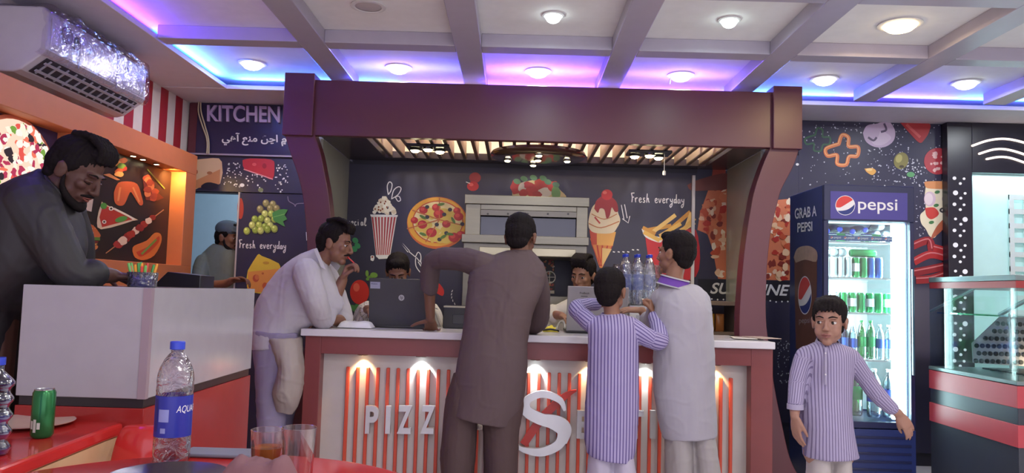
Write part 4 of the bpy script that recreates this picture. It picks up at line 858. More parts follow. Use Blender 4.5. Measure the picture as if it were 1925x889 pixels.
# dark monitor lying back on the desk
lc = at(335, 538, by0+.75); lc.z = bzt
mon = thing('desk_terminal', lc, 'dark low terminal screen tilted on the far end of the service desk', 'terminal')
m = MB(); m.prism([lc+V((-.095, -.05, 0)), lc+V((.12, -.05, 0)), lc+V((.12, -.05, .055)), lc+V((-.03, -.05, .068))], (0, .16, 0), M('terminal_black', (30, 27, 32), .3)); m.build('screen', mon, .003)
m = MB(); m.box(lc.x-.06, lc.x+.08, lc.y+.111, lc.y+.17, lc.z, lc.z+.02, M('terminal_black')); m.build('foot', mon, .003)
# ---- wrapped air conditioner
ax_ = -2.36; a0 = 1450*2.36/915; a1 = 1450*2.36/718
azt, azb = 2.60, 2.265
acu = thing('air_conditioner', (XL+.14, (a0+a1)/2, azb), 'white split air conditioner still in clear plastic wrap high on the left wall', 'air conditioner')
ACW = M('ac_white', (208, 204, 214), .35)
prof = [(XL+.003, azt), (ax_-.03, azt), (ax_, azt-.03), (ax_+.004, azb+.115), (ax_-.012, azb+.095), (ax_-.12, azb+.012), (ax_-.16, azb), (XL+.003, azb)]
m = MB(); m.prism([(x, a0, z) for x, z in prof], (0, a1-a0, 0), ACW); m.build('body', acu, .012, 3)
m = MB(); m.box(ax_+.0015, ax_+.0065, a0+.03, a1-.03, azb+.125, azt-.05, M('ac_panel', (214, 210, 220), .25)); m.build('front_panel', acu, .002)
nrm = V((.083, 0, -.108)).normalized(); tl = V((-.108, 0, -.083))
S0 = V((ax_-.012, 0, azb+.095))+nrm*.002
m = MB(); m.prism([S0+tl*u+V((0, a0+.05, 0)) for u in (.1, .92)]+[S0+tl*u+V((0, a1-.05, 0)) for u in (.92, .1)], nrm*.003, M('ac_slot', (52, 48, 58), .5)); m.build('air_outlet', acu)
for k in range(12): y = a0+.09+(a1-a0-.18)*k/11; m = MB(); m.obox(S0+tl*.5+nrm*.006+V((0, y, 0)), tl*.36, (0, .004, 0), nrm*.004, M('ac_vane', (170, 166, 178), .35)); m.build('louvre', acu)
for u in (.3, .72): m = MB(); m.obox(S0+tl*u+nrm*.011+V((0, (a0+a1)/2, 0)), tl*.05, (0, (a1-a0)/2-.06, 0), nrm*.003, M('ac_vane')); m.build('vane', acu)
m = MB(); m.lathe([(.045, 0), (.045, .012), (.03, .014)], (ax_+.006, a0+.15, azt-.10), M('sticker_grey', (124, 112, 116), .5), 20, axis=(1, 0, 0)); m.lathe([(.035, 0), (.035, .012)], (ax_+.006, a0+.235, azt-.115), M('sticker_grey'), 18, axis=(1, 0, 0)); m.obox((ax_+.014, a0+.19, azt-.105), (.004, 0, 0), (0, .06, -.008), (0, .004, .022), M('sticker_white', (200, 200, 210), .4)); m.build('sticker', acu)
for y in (a0+.27, a0+.66): m = MB(); m.box(ax_+.007, ax_+.0085, y, y+.012, azb+.1, azt-.045, M('tape_blue', (150, 150, 196), .4)); m.build('tape', acu)
m = MB(); m.box(ax_+.0067, ax_+.008, a0+.75, a0+.8, azb+.23, azb+.25, M('badge_grey', (110, 108, 118), .4)); m.build('badge', acu)
# the plastic wrap: a crumpled loose skin
m = MB(); ny, npf = 46, 40
pr2 = [(XL+.01, azt+.012), (ax_-.02, azt+.015), (ax_+.018, azt-.02), (ax_+.022, azb+.13), (ax_+.012, azb+.10), (ax_-.012, azb+.082)]
pr2 = dens(pr2, 7); vs = []; fs = []; n = len(pr2)
for j in range(ny+1):
    y = a0-.035+(a1-a0+.08)*j/ny; e = max(0, abs(j-ny/2)-ny/2+3)/3
    for i, (x, z) in enumerate(pr2):
        d_ = noise.noise(V((x*9, y*13, z*11)))*.016+noise.noise(V((x*30, y*30, z*40)))*.006*(1+e)
        cx_, cz_ = XL+.14, (azt+azb)/2; q = 1-.16*e*e
        vs.append((cx_+(x-cx_)*q+abs(d_)*.9, y+d_*e, cz_+(z-cz_)*q+d_))
for j in range(ny):
    for i in range(n-1): fs.append((j*n+i, j*n+i+1, (j+1)*n+i+1, (j+1)*n+i))
m.add(vs, fs, glassy('clear_wrap', (240, 238, 246), .022, .1, bump=.55, bscale=18, dens=.17), True)
m.build('plastic_wrap', acu, sharp=180)
# ---- tables
TZ = .75
RED = M('table_red', (184, 44, 42), .12, var=.04)
tcx, tcy, tr = -.73, 1.72, .605
rt = thing('round_table', (tcx, tcy, 0), 'glossy red round table in front with a water bottle and two glasses', 'table')
m = MB(); m.lathe([(.01, TZ-.03), (tr-.03, TZ-.03), (tr-.006, TZ-.022), (tr, TZ-.012), (tr-.006, TZ-.002), (tr-.02, TZ), (.01, TZ)], (tcx, tcy, 0), RED, 72); m.build('tabletop', rt)
m = MB(); m.lathe([(.05, .04), (.04, .1), (.04, TZ-.03)], (tcx, tcy, 0), M('steel_leg', (150, 148, 150), .3, .8), 20); m.build('pedestal', rt)
m = MB(); m.lathe([(.26, .0), (.26, .015), (.06, .045)], (tcx, tcy, 0), M('steel_leg'), 32); m.build('base', rt)
# second table to the left, slab with a rounded corner and a beige flared support
st = thing('side_table', (-1.6, 2.2, 0), 'glossy red table top on a beige support at the lower left edge', 'table')
o_ = [atZ(-260, 900, TZ-.005), atZ(0, 884, TZ-.005), atZ(90, 850, TZ-.005), atZ(205, 806, TZ-.005), atZ(232, 797, TZ-.005), atZ(226, 794, TZ-.005), atZ(190, 791, TZ-.005), atZ(-200, 784, TZ-.005)]
m = MB(); m.prism([V((p.x, p.y, TZ-.045)) for p in o_], (0, 0, .044), RED); m.build('tabletop', st, .012, 3)
m = MB(); gcx = sum(p.x for p in o_)/8; gcy = sum(p.y for p in o_)/8; lay = []
for z, k in ((TZ-.046, .97), (TZ-.1, .93), (TZ-.25, .86), (TZ-.45, .8), (.02, .8)): lay.append([V((gcx+(p.x-gcx)*k, gcy+(p.y-gcy)*k, z)) for p in o_])
m.add([p for L in lay for p in L], [(j*8+i, j*8+(i+1) % 8, (j+1)*8+(i+1) % 8, (j+1)*8+i) for j in range(4) for i in range(8)]+[tuple(range(8)), tuple(range(32, 40))], M('beige_support', (196, 158, 120), .5)); m.build('support', st)
ch = thing('red_chair', (-1.45, 2.62, 0), 'red moulded chair back standing against the red base of the service desk', 'chair')
m = MB(); cx_ = -1.27; R_c = []
for k in range(13):
    t = k/12; z = .40+.36*math.sin(t*PI/2); R_c.append((V((cx_+.02*t, 2.66-.05*math.cos(t*PI/2), z)), V((.078*(1-.35*t**4), 0, 0)), V((0, .018, 0))))
m.rings(R_c, RED, 24); m.build('backrest', ch)
m = MB(); m.obox((cx_+.02, 2.5, .42), (.09, 0, 0), (0, .15, 0), (0, 0, .018), RED); m.build('seat', ch, .015, 3)
for sx in (-.06, .09):
    for sy in (-.11, .11): m = MB(); m.tube([(cx_+sx*.9, 2.5+sy*.9, .41), (cx_+sx, 2.5+sy, .0)], .012, M('steel_leg'), 10, 2, caps=False); m.build('leg', ch)
# can, plate, ribbed bottle on the second table
can = atZ(78, 822, TZ)
gc = can_at(can.x, can.y, TZ, .152, .033, M('can_green_dark', (40, 112, 62), .25, .5, var=.3, scale=20), 'green soda can standing on the left red table', None)
m = MB(); m.lathe([(.0333, .02), (.0333, .1)], can, M('can_print_dark', (60, 66, 58), .3, .4), 20, cap=False); 
m = MB()
for k, (u0, z0, z1) in enumerate(((-.5, .03, .055), (-.15, .02, .06), (.2, .03, .05))):
    a_ = -PI/2+u0; m.sheet([can+V((.0335*math.cos(a_+q), .0335*math.sin(a_+q), z)) for q, z in ((-.14, z0), (.14, z0), (.14, z1), (-.14, z1))], M('can_print', (190, 196, 186), .4))
m.build('print', gc)
pc = atZ(80, 800, TZ); plt = thing('dinner_plate', (pc.x-.06, pc.y, TZ), 'pale beige plate lying on the left red table behind the green can', 'plate')
m = MB(); m.lathe([(.07, 0), (.08, .001), (.15, .012), (.152, .015), (.148, .015), (.08, .005), (.01, .004)], (pc.x-.06, pc.y, TZ), M('plate_beige', (206, 188, 172), .25), 48); m.build('dish', plt)
rb = at(-12, 838, 2.2); rb.z = TZ
rbt = thing('ribbed_bottle', rb, 'pale blue ribbed plastic bottle cut off by the left edge on the red table', 'bottle')
m = MB(); m.lathe([(.03, 0), (.036, .004)]+[(.036+.006*math.sin(k*PI/3), .008+.0075*k) for k in range(28)]+[(.012, .235), (.012, .25)], rb, glassy('blue_plastic', (130, 142, 220), .05, .12, dens=.35), 24); m.build('body', rbt)
m = MB(); m.lathe([(.015, .251), (.015, .272)], rb, CAPB, 16); m.build('cap', rbt)
# big water bottle on the round table
wb = atZ(321, 872, TZ); hB = .335; rB = .0485
wbt = thing('water_bottle', wb, 'large clear water bottle with blue label and blue cap on the front round table', 'bottle')
pf = [(.2, 0), (.75, .0), (.95, .012), (1, .03), (.97, .06), (1, .09), (1.0, .2), (.975, .24), (.975, .58), (1, .6), (.985, .64), (1, .68), (.97, .73), (.86, .79), (.66, .85), (.44, .895), (.32, .91), (.3, .915), (.36, .92), (.3, .928), (.3, .95)]
m = MB(); m.lathe([(a_*rB, q*hB) for a_, q in pf], wb, glassy('clear_pet', (238, 236, 244), .045, .06, bump=.45, bscale=30, dens=.4), 40); m.build('body', wbt)
m = MB(); m.lathe([(.2*rB, .004), (.72*rB, .004), (.93*rB, .016), (.96*rB, .06), (.96*rB, .105), (.1*rB, .1055)], wb, glassy('water', (232, 226, 232), .05, .02, dens=.3), 40); m.build('water', wbt)
m = MB(); m.lathe([(rB*1.0, .235*hB), (rB*1.0, .565*hB)], wb, M('aqua_label', (36, 46, 150), .35), 40, cap=False); lb = m.build('label', wbt)
cyl = lambda a_, z, r=1.012: wb+V((rB*r*math.cos(a_), rB*r*math.sin(a_), z*hB))
m = MB(); q0 = math.atan2(-wb.y, -wb.x)
put_text(m, 'AQUAFINA', lambda u, v: cyl(q0+.12+1.9*u, .425+.065*v), LW2, .0, .25); m.build('lettering', lb)
m = MB()
def patch(u0, u1, z0, z1, mat):
    n = 9; P = [cyl(q0-u0-(u1-u0)*i/n, z) for z in (z0, z1) for i in range(n+1)]
    m.add(P, [(i, i+1, n+2+i, n+1+i) for i in range(n)], mat)
patch(.25, .85, .36, .46, M('label_patch', (140, 148, 206), .4)); patch(.95, 1.2, .28, .54, M('label_dark', (30, 38, 120), .4)); patch(.4, .7, .27, .31, M('label_patch')); m.build('label_print', lb)
m = MB(); m.lathe([(rB*.37, .932*hB), (rB*.41, .936*hB), (rB*.41, .995*hB), (rB*.36, hB)], wb, CAPB, 24); m.build('cap', wbt)
# glasses
GLS = glassy('tumbler_glass', (246, 241, 241), .03, .04, dens=.3)
def tumbler(px, py, Y, label, tea=False):
    c = at(px, py, Y); z0 = TZ+.001; r1 = .0405; h = c.z-z0
    t = thing('glass_tumbler', (c.x, Y, z0), label, 'glass')
    m = MB(); cc_ = (c.x, Y, z0); m.lathe([(.004, .0), (.029, .0), (.031, .003), (r1, h), (r1-.0018, h+.0008), (r1-.003, h), (.0285, .012), (.003, .011)], cc_, GLS, 32, cap=False); m.build('glass', t)
    if tea: m = MB(); m.lathe([(.003, .0125), (.028, .0125), (.0375, h*.74), (.003, h*.74+.0005)], cc_, M('amber_tea', (168, 96, 44), .1), 32); m.build('tea', t)
tumbler(505, 807, 1.86, 'clear tumbler two thirds full of amber tea on the front round table', True)
tumbler(563, 803, 1.84, 'empty clear tumbler right of the tea glass on the front round table')
tp = atZ(415, 855, TZ); tray = thing('grey_tray', (tp.x, tp.y, TZ), 'flat grey tray lying on the front round table behind the tea glass', 'tray')
m = MB(); m.obox((tp.x, tp.y, TZ+.006), (.105, .0, 0), (0, .05, 0), (0, 0, .005), M('tray_grey', (104, 104, 116), .35)); m.build('panel', tray, .004)
dp = atZ(330, 892, TZ); dpl = thing('dark_plate', (dp.x, dp.y-.06, TZ), 'dark plate at the bottom edge of the front round table', 'plate')
m = MB(); m.lathe([(.08, 0), (.1, .002), (.14, .02), (.143, .023), (.139, .022), (.09, .006), (.01, .005)], (dp.x+.02, dp.y-.09, TZ), M('plate_dark', (52, 40, 44), .25), 48); m.build('dish', dpl)
tc = at(488, 862, 1.74); tis = thing('crumpled_napkin', (tc.x, tc.y, TZ), 'crumpled dusky pink napkin at the bottom edge before the glasses', 'napkin')
m = MB(); nx_, ny_ = 30, 14; vs = []; fs = []
for j in range(ny_+1):
    for i in range(nx_+1):
        u, v = i/nx_-.5, j/ny_-.5; h = max(0, (1-(2*u)**4)*(1-(2*v)**2))**.7
        vs.append((tc.x+.21*u, tc.y+.12*v, TZ+.002+h*(max(.02, tc.z-TZ-.0))*(1.0+.25*noise.noise(V((u*5+3, v*2.5, 5.3)))+.06*noise.noise(V((u*14, v*9, 1))))+.003*noise.noise(V((u*18, v*14, 7)))*(h > .05)))
for j in range(ny_):
    for i in range(nx_): q = j*(nx_+1)+i; fs.append((q, q+1, q+nx_+2, q+nx_+1))
m.add(vs, fs, M('napkin_pink', (110, 76, 82), .85), True); o = m.build('cloth', tis, sharp=180); sd = o.modifiers.new('thick', 'SOLIDIFY'); sd.thickness = .003

# ================================================================== BEHIND AND ON THE COUNTER
OY = 5.5
STL = M('oven_steel', (128, 124, 112), .32, .7, var=.12, scale=5, stretch=(1, 1, 12)); STD = M('oven_steel_dark', (110, 106, 100), .35, .8)
oven = thing('pizza_oven', (at(988, 500, OY).x, OY+.28, 0), 'stainless steel double deck pizza oven with a wide glass window behind the counter', 'oven')
ovx = lambda px: at(px, 440, OY).x
ovz = lambda py: at(988, py, OY).z
OX0, OX1 = ovx(874), ovx(1104)
def obx(x0, x1, za, zb_, mat, name, y0=0, y1=.5, bev=.003):
    m = MB(); m.box(ovx(x0), ovx(x1), OY+y0, OY+y1, ovz(zb_), ovz(za), mat); return m.build(name, oven, bev)
obx(872, 1106, 369, 386, STL, 'top_cap', -.02, .53)
obx(874, 902, 386, 444, STL, 'side_column'); obx(1083, 1104, 386, 444, STL, 'side_column'); obx(902, 1083, 386, 396, STL, 'upper_rail', .0)
wd = obx(902, 1083, 408, 444, M('oven_window', (52, 54, 70), .08, spec=.8), 'door_window', .03, .06)
m = MB(); m.box(ovx(902), ovx(1083), OY-.005, OY+.025, ovz(407), ovz(396), STD); m.build('door_rail', oven, .002)
for px in (917, 955, 992, 1030, 1068): m = MB(); c = at(px, 402, OY-.006); m.lathe([(.007, 0), (.007, .004)], c, M('bolt_dark', (50, 48, 48), .4), 12, axis=(0, -1, 0)); m.build('bolt', oven)
obx(869, 1106, 444, 459, STL, 'ledge', -.05, .5); obx(872, 1104, 459, 482, STL, 'lower_deck_front', .01, .5)
obx(902, 1083, 466, 481, M('oven_brushed', (176, 168, 140), .25, .7), 'lower_door', -.006, .012)
obx(872, 888, 482, 620, STL, 'leg', .02, .08); obx(1090, 1104, 482, 620, STL, 'leg', .02, .08)
for px in ((872, 888), (1090, 1104)): m = MB(); m.box(ovx(px[0]), ovx(px[1]), OY+.4, OY+.46, 0, ovz(482), STL); m.build('leg', oven)
for px in ((872, 888), (1090, 1104)): m = MB(); m.box(ovx(px[0]), ovx(px[1]), OY+.021, OY+.079, 0, ovz(620), STL); m.build('leg_foot', oven)
obx(888, 1090, 556, 575, STL, 'lower_shelf', .02, .45)
pb = thing('recipe_poster', at(1030, 520, OY+.54), 'small dark poster of scattered pizza toppings and a wheel under the oven deck', 'poster')
om = lambda px, py, l: at(px, py, OY+.54-.0008*l)
m = MB(); m.sheet([om(1016, 484, -3), om(1104, 486, -3), om(1104, 556, -3), om(1016, 553, -3)], M('poster_blue', (40, 40, 66), .4)); m.build('backing', pb)
a = Art(om); a.poly([(1017, 485), (1043, 486), (1043, 552), (1018, 550)], (36, 30, 34), 0)
R = random.Random(3); [a.blob(R.uniform(1020, 1040), R.uniform(488, 516) if k < 26 else R.uniform(530, 550), R.uniform(1, 3), R.uniform(1, 3), R.choice([(200, 120, 70), (220, 200, 180), (160, 60, 50), (120, 130, 60)]), 1+k % 3, .2, 8, k) for k in range(40)]
a.stroke([(1033+11*math.cos(t*.4), 521+11*math.sin(t*.4)) for t in range(17)], 2, (226, 220, 206), 4, 1); a.stroke([(1022, 521), (1044, 521)], 1.5, (226, 220, 206), 4, 1); a.stroke([(1033, 510), (1033, 532)], 1.5, (226, 220, 206), 4, 1); a.poly([(1020, 546), (1042, 546), (1042, 552), (1020, 551)], (206, 196, 180), 4); a.build('print', pb)
# laptops (backs of the lids face us)
def laptop(xl, xr, ytop, ybase, Y, col, name, label, tilt=.05):
    A_, B_ = at(xl, ybase, Y), at(xr, ybase, Y); zt_ = at((xl+xr)/2, ytop, Y-tilt).z; zb_ = CZ+.001
    t = thing('laptop', ((A_.x+B_.x)/2, Y+.1, CZ), label, 'laptop')
    n_ = V((0, -tilt, zt_-zb_-.012))
    m = MB(); m.prism([V((A_.x, Y, zb_+.012)), V((B_.x, Y, zb_+.012)), V((B_.x, Y, zb_+.012))+n_, V((A_.x, Y, zb_+.012))+n_], (0, .008, .001), col); lid = m.build('lid', t, .004)
    m = MB(); m.box(A_.x, B_.x, Y+.004, Y+.27, zb_, zb_+.018, M('laptop_base', (44, 42, 46), .4)); m.build('base', t, .003)
    m = MB(); m.box(A_.x+.012, B_.x-.012, Y-.004, Y+.006, zb_+.004, zb_+.014, M('hinge', (36, 34, 38), .4)); m.build('hinge', t)
    f_ = lambda u, v, l: V((A_.x+(B_.x-A_.x)*u, Y-.0008-.0008*l, zb_+.012))+n_*v
    return t, lid, f_
t, lid, f_ = laptop(693, 815, 524, 612, 4.86, M('laptop_black', (58, 56, 62), .45), 'laptop', 'open black laptop on the left half of the counter, lid towards us')
m = MB(); m.sheet([f_(u, v, 0) for u, v in ((.02, .78), (.17, .78), (.17, .92), (.02, .92))], M('label_grey', (150, 150, 176), .5)); m.build('sticker', lid)
m = MB(); put_text(m, 'Windows', lambda u, v: f_(.03+.1*u, .865+.03*v, 1), M('ink_navy', (40, 44, 80), .5), .01); m.build('sticker_text', lid)
m = MB()
m.sheet([f_(.5+.045*math.cos(q*.25), .6+.063*math.sin(q*.25), 0) for q in range(25)], M('emblem_silver', (176, 176, 180), .3, .5)); put_text(m, 'hp', lambda u, v: f_(.475+.05*u, .555+.09*v, 1), M('laptop_black'), .01, .3); m.build('emblem', lid)
t, lid, f_ = laptop(1064, 1178, 539, 622, 4.86, M('laptop_silver', (150, 146, 150), .3, .3), 'laptop', 'open silver laptop on the right half of the counter behind the striped boy', .07)
m = MB(); put_text(m, 'ProBook', lambda u, v: f_(.2+.16*u, .83+.045*v, 0), M('ink_dark', (60, 58, 62), .5), .01); m.sheet([f_(u, v, 0) for u, v in ((.22, .775), (.33, .775), (.33, .79), (.22, .79))], M('ink_dark')); m.build('lid_print', lid)
# black cash drawer
bc = at(858, 575, 5.02); cd = thing('cash_drawer', (bc.x, 5.08, CZ), 'black cash drawer box with a pale top edge beside the black laptop', 'box')
m = MB(); m.box(at(833, 600, 5.02).x, at(925, 600, 5.02).x, 5.0, 5.165, CZ+.001, at(858, 575, 5.0).z, M('drawer_black', (38, 36, 40), .4)); m.build('case', cd, .004)
m = MB(); m.box(at(834, 600, 5.02).x, at(924, 600, 5.02).x, 4.996, 5.002, at(858, 577, 5.0).z-.004, at(858, 575, 5.0).z-.001, M('edge_pale', (186, 180, 160), .4)); m.build('edge', cd)
m = MB(); m.box(bc.x-.02, bc.x+.14, 4.994, 4.9995, CZ+.03, CZ+.09, M('drawer_front', (46, 44, 48), .35)); m.build('drawer', cd, .002)
# white packet
wp = at(670, 606, 4.72); pk = thing('white_packet', (wp.x, 4.72, CZ), 'white paper packet lying on the counter beside the leaning man', 'packet')
m = MB(); vs = []; fs = []; nx_, ny_ = 26, 10
w2 = (at(701, 606, 4.72).x-at(638, 606, 4.72).x)/2
for sgn in (1, 0):
    for j in range(ny_+1):
        for i in range(nx_+1):
            u, v = 2*i/nx_-1, 2*j/ny_-1; e = (1-abs(u)**10)*(1-abs(v)**6)
            zig = .004*((i+j) % 2) if i == nx_ else 0
            vs.append((wp.x+w2*u+zig, 4.72+.07*v, CZ+.003+sgn*.036*e*(1+.22*noise.noise(V((u*3, v*3, 1)))) + .0015*sgn))
N_ = (nx_+1)*(ny_+1)
for q in (0, 1):
    for j in range(ny_):
        for i in range(nx_): k = q*N_+j*(nx_+1)+i; fs.append((k, k+1, k+nx_+2, k+nx_+1))
m.add(vs, fs, M('paper_white', (222, 220, 226), .6, bump=.2), True); m.build('wrapper', pk, sharp=180)
# yellow duster and cable on the counter
yd = at(1035, 612, 4.95); yb = thing('yellow_cloth', (yd.x, 4.95, CZ), 'yellow and black folded cloth on the counter beside the silver laptop', 'cloth')
m = MB(); vs = []; fs = []
for j in range(9):
    for i in range(13):
        u, v = i/6-1, j/4-1; vs.append((yd.x+.05*u, 4.95+.04*v, CZ+.002+max(0, (1-u*u)*(1-v*v))*.035*(1+.8*noise.noise(V((u*2, v*2, 4))))))
for j in range(8):
    for i in range(12): k = j*13+i; fs.append((k, k+1, k+14, k+13))
m.add(vs, fs, M('cloth_yellow', (206, 190, 50), .7), True); m.build('cloth', yb, sharp=180)
m = MB(); m.tube([(yd.x-.045, 4.925, CZ+.01), (yd.x, 4.905, CZ+.018), (yd.x+.05, 4.93, CZ+.008)], .006, M('cloth_black', (36, 34, 38), .6), 8, 4); m.build('border', yb)
cbl = thing('laptop_cable', (yd.x+.08, 4.88, CZ), 'grey cable end lying beside the silver laptop on the counter', 'cable')
m = MB(); m.tube([at(1046, 618, 4.86), at(1052, 606, 4.92), at(1060, 606, 4.9), at(1062, 616, 4.84)], .006, M('cable_grey', (150, 148, 140), .5), 8, 5); m.build('cord', cbl)
# shrink-wrapped six pack of water on a white receipt box
rx = at(1198, 600, 5.08); bxz = at(1198, 574, 5.05).z
rb_ = thing('receipt_box', (rx.x, 5.08, CZ), 'white box on the counter carrying the wrapped water bottles', 'box')
m = MB(); m.box(at(1181, 600, 5.05).x, at(1240, 600, 5.05).x, 5.0, 5.165, CZ+.001, bxz, M('box_pale', (190, 188, 190), .5)); m.build('carton', rb_, .004)
m = MB(); m.box(rx.x-.02, rx.x+.03, 4.997, 4.9995, CZ+.06, CZ+.12, M('box_print', (150, 148, 160), .5)); m.build('label', rb_)
wbm = glassy('pack_water', (224, 232, 244), .26, .05, dens=.5)
for r_ in range(2):
    for k in range(3):
        c = at(1176+22.5*k, 570, 5.045); hh = at(1198, 478, 5.045).z-bxz
        bottle_at(c.x, 5.045+.076*r_, bxz+.001, hh, .0365, wbm, M('pack_label', (112, 126, 176), .4), CAPB, ('water bottle of the wrapped six pack on the counter, front row' if r_ == 0 else 'water bottle of the wrapped six pack on the counter, back row'), 'six pack bottles, %s row' % ('front' if r_ == 0 else 'back'), lab=(.3, .6))
sw = thing('shrink_wrap', (rx.x, 5.08, bxz), 'clear shrink wrap around the six pack of water bottles', 'wrap')
m = MB(); c0, c1 = at(1176, 570, 5.045).x, at(1221, 570, 5.045).x
o_ = [(c0-.039, 5.0), (c1+.039, 5.0), (c1+.041, 5.16), (c0-.041, 5.16)]
m.rings([(V(((c0+c1)/2, 5.083, bxz+z)), V(((c1-c0)/2*1.3+.06*q, 0, 0)), V((0, .118*q, 0))) for z, q in ((.01, .98), (.1, 1.0), (.22, 1), (hh*.8, .97))], glassy('shrink', (240, 242, 248), .06, .06, bump=.6, bscale=26, dens=.4), 36, cap=False); m.build('film', sw)
# papers at the right end
pp = at(1405, 634, 4.78)
for k, (dx, dy, rot, c, lbl) in enumerate(((0, .02, .1, (196, 190, 186), 'grey printed leaflet on the right end of the counter'), (-.03, -.03, -.2, (214, 208, 200), 'pale leaflet lying on top of the stack at the counter end'), (.07, -.05, .3, (180, 160, 150), 'tan leaflet at the outer right corner of the counter'))):
    t = thing('leaflet', (pp.x+dx, 4.78+dy, CZ), lbl, 'leaflet'); u = V((math.cos(rot), math.sin(rot), 0)); v = V((-math.sin(rot), math.cos(rot), 0)); z = CZ+.003+.005*k
    m = MB(); m.obox((pp.x+dx, 4.78+dy, z), u*.07, v*.1, (0, 0, .0018), M('leaflet_%d' % k, c, .5)); m.build('sheet', t)
    m = MB(); m.obox((pp.x+dx-.01, 4.78+dy, z+.0021), u*.045, v*.03, (0, 0, .0002), M('leaflet_print', (150, 130, 126), .6, var=.4, scale=60)); m.build('print', t)
# back shelf with yellow packets at the right
sb = at(1345, 600, 5.7); bs = thing('back_shelf', (sb.x, 5.8, 0), 'low wooden shelf unit behind the right end of the counter', 'shelf')
x0, x1 = at(1325, 600, 5.7).x, SXRR-.01
m = MB(); m.box(x0, x1, 5.65, 5.98, at(1345, 574, 5.65).z, at(1345, 566, 5.65).z, M('shelf_wood', (130, 110, 96), .4)); m.build('top_board', bs, .003)
m = MB(); m.box(x0, x0+.02, 5.65, 5.98, 0, at(1345, 575, 5.65).z, M('shelf_wood')); m.build('side_board', bs); m = MB(); m.box(x1-.02, x1, 5.65, 5.98, 0, at(1345, 575, 5.65).z, M('shelf_wood')); m.build('side_board', bs)
zz = at(1345, 624, 5.65).z; m = MB(); m.box(x0+.021, x1-.021, 5.65, 5.98, zz-.02, zz, M('shelf_wood')); m.build('shelf_board', bs)
for k, (dx, c, l) in enumerate(((.05, (190, 140, 50), 'yellow snack packet on the back shelf, left one'), (.12, (176, 110, 60), 'orange brown snack packet on the back shelf beside the yellow one'))):
    q = V((x0+dx, 5.74, zz)); t = thing('snack_packet', q, l, 'packet'); m = MB(); m.rings([(q+V((0, 0, z)), V((.032*s_, 0, 0)), V((0, .02*p_+.002, 0))) for z, s_, p_ in ((.001, 1, .1), (.02, 1, .8), (.07, 1, 1), (.11, 1, .7), (.13, 1, .05))], M('packet_%d' % k, c, .3), 16); m.build('pouch', t)
# ================================================================== PEOPLE
SKIN = {}
def skin(name, c):
    if name not in MATS:
        m = M(name, c, .5, spec=.35, var=.08, scale=30); b = m.node_tree.nodes['Principled BSDF']
        b.inputs['Subsurface Weight'].default_value = .08; b.inputs['Subsurface Radius'].default_value = (.012, .005, .003)
    return MATS[name]
def solidify(mb, name, parent, mats, voxel, smooth=2, fold=None, post=None):
    """one continuous skin over the overlapping shapes"""
    me = bpy.data.meshes.new(name); me.from_pydata(mb.v, [], mb.f); me.update()
    bm = bmesh.new(); bm.from_mesh(me); bmesh.ops.recalc_face_normals(bm, faces=bm.faces); bm.to_mesh(me); bm.free()
    t = bpy.data.objects.new('shape', me); COL.objects.link(t)
    r = t.modifiers.new('r', 'REMESH'); r.mode = 'VOXEL'; r.voxel_size = voxel
    if smooth: q = t.modifiers.new('s', 'SMOOTH'); q.iterations = smooth; q.factor = .5
    bpy.context.view_layer.update(); dg = bpy.context.evaluated_depsgraph_get()
    out = bpy.data.meshes.new_from_object(t.evaluated_get(dg)); bpy.data.objects.remove(t); bpy.data.meshes.remove(me)
    out.name = name
    off = V((0, 0, 0)); p = parent
    while p: off += V(p.location); p = p.parent
    if fold:
        ns = [v.normal.copy() for v in out.vertices]
        for v, n in zip(out.vertices, ns): v.co += n*fold(v.co)
    if post: post(out)
    out.transform(Matrix.Translation(-off))
    out.materials.clear()
    for m in mats: out.materials.append(m)
    out.polygons.foreach_set('use_smooth', [True]*len(out.polygons))
    o = bpy.data.objects.new(name, out); COL.objects.link(o); o.parent = parent; return o
DUM = M('cloth_dummy', (200, 200, 200))
def fr(fwd, up=(0, 0, 1)):
    f = V(fwd).normalized(); r = f.cross(V(up)).normalized(); return r, f, r.cross(f)
def head_shape(mb, c, fwd, up, s, kid=False):
    r, f, u = fr(fwd, up)
    T = lambda x, y, z: V(c)+s*(x*r+y*f+z*u)
    E = lambda x, y, z, a, b_, d, tilt=0: mb.ell(T(x, y, z), r*a*s, f*b_*s, u*d*s, DUM, 20, 12)
    E(0, -.012, .032, .073, .094, .085); E(0, .022, -.02, .061, .068, .088)
    E(0, .03, -.07, .05, .05, .04); E(0, .068, -.096, .026, .022, .02)                       # jaw, chin
    E(0, .074, .022, .052, .018, .012)                                                      # brow
    for q in (-1, 1):
        E(q*.036, .06, -.022, .023, .022, .021); E(q*.04, .028, -.058, .02, .03, .03)     # cheek, jaw corner
        mb.ell(T(q*.076, -.006, -.012), (r*.010-f*.008*q*q)*s, (f*.020)*s, u*.031*s, DUM, 14, 8)   # ear
        mb.ell(T(q*.080, -.012, .004), r*.009*s, f*.017*s, u*.019*s, DUM, 12, 8)
        E(q*.0105, .097, -.036, .008, .010, .0072)                                              # nostril wing
    if kid:
        for q in (-1, 1): E(q*.033, .058, -.045, .027, .027, .03)
        E(0, .045, .03, .05, .045, .045); mb.tube([T(0, .086, .006), T(0, .095, -.014), T(0, .102, -.031)], [.007*s, .008*s, .0092*s], DUM, 12, 4)
    else: mb.tube([T(0, .086, .016), T(0, .1, -.008), T(0, .111, -.032)], [.0085*s, .009*s, .0098*s], DUM, 12, 4)
    if not kid: mb.tube([T(0, .107, -.037), T(0, .094, -.045)], [.0082*s, .0075*s], DUM, 10, 2)
    E(0, .085, -.058, .024, .013, .0065); E(0, .083, -.069, .021, .013, .0075)               # lips
    E(0, .07, -.062, .036, .022, .022)
    return T, r, f, u
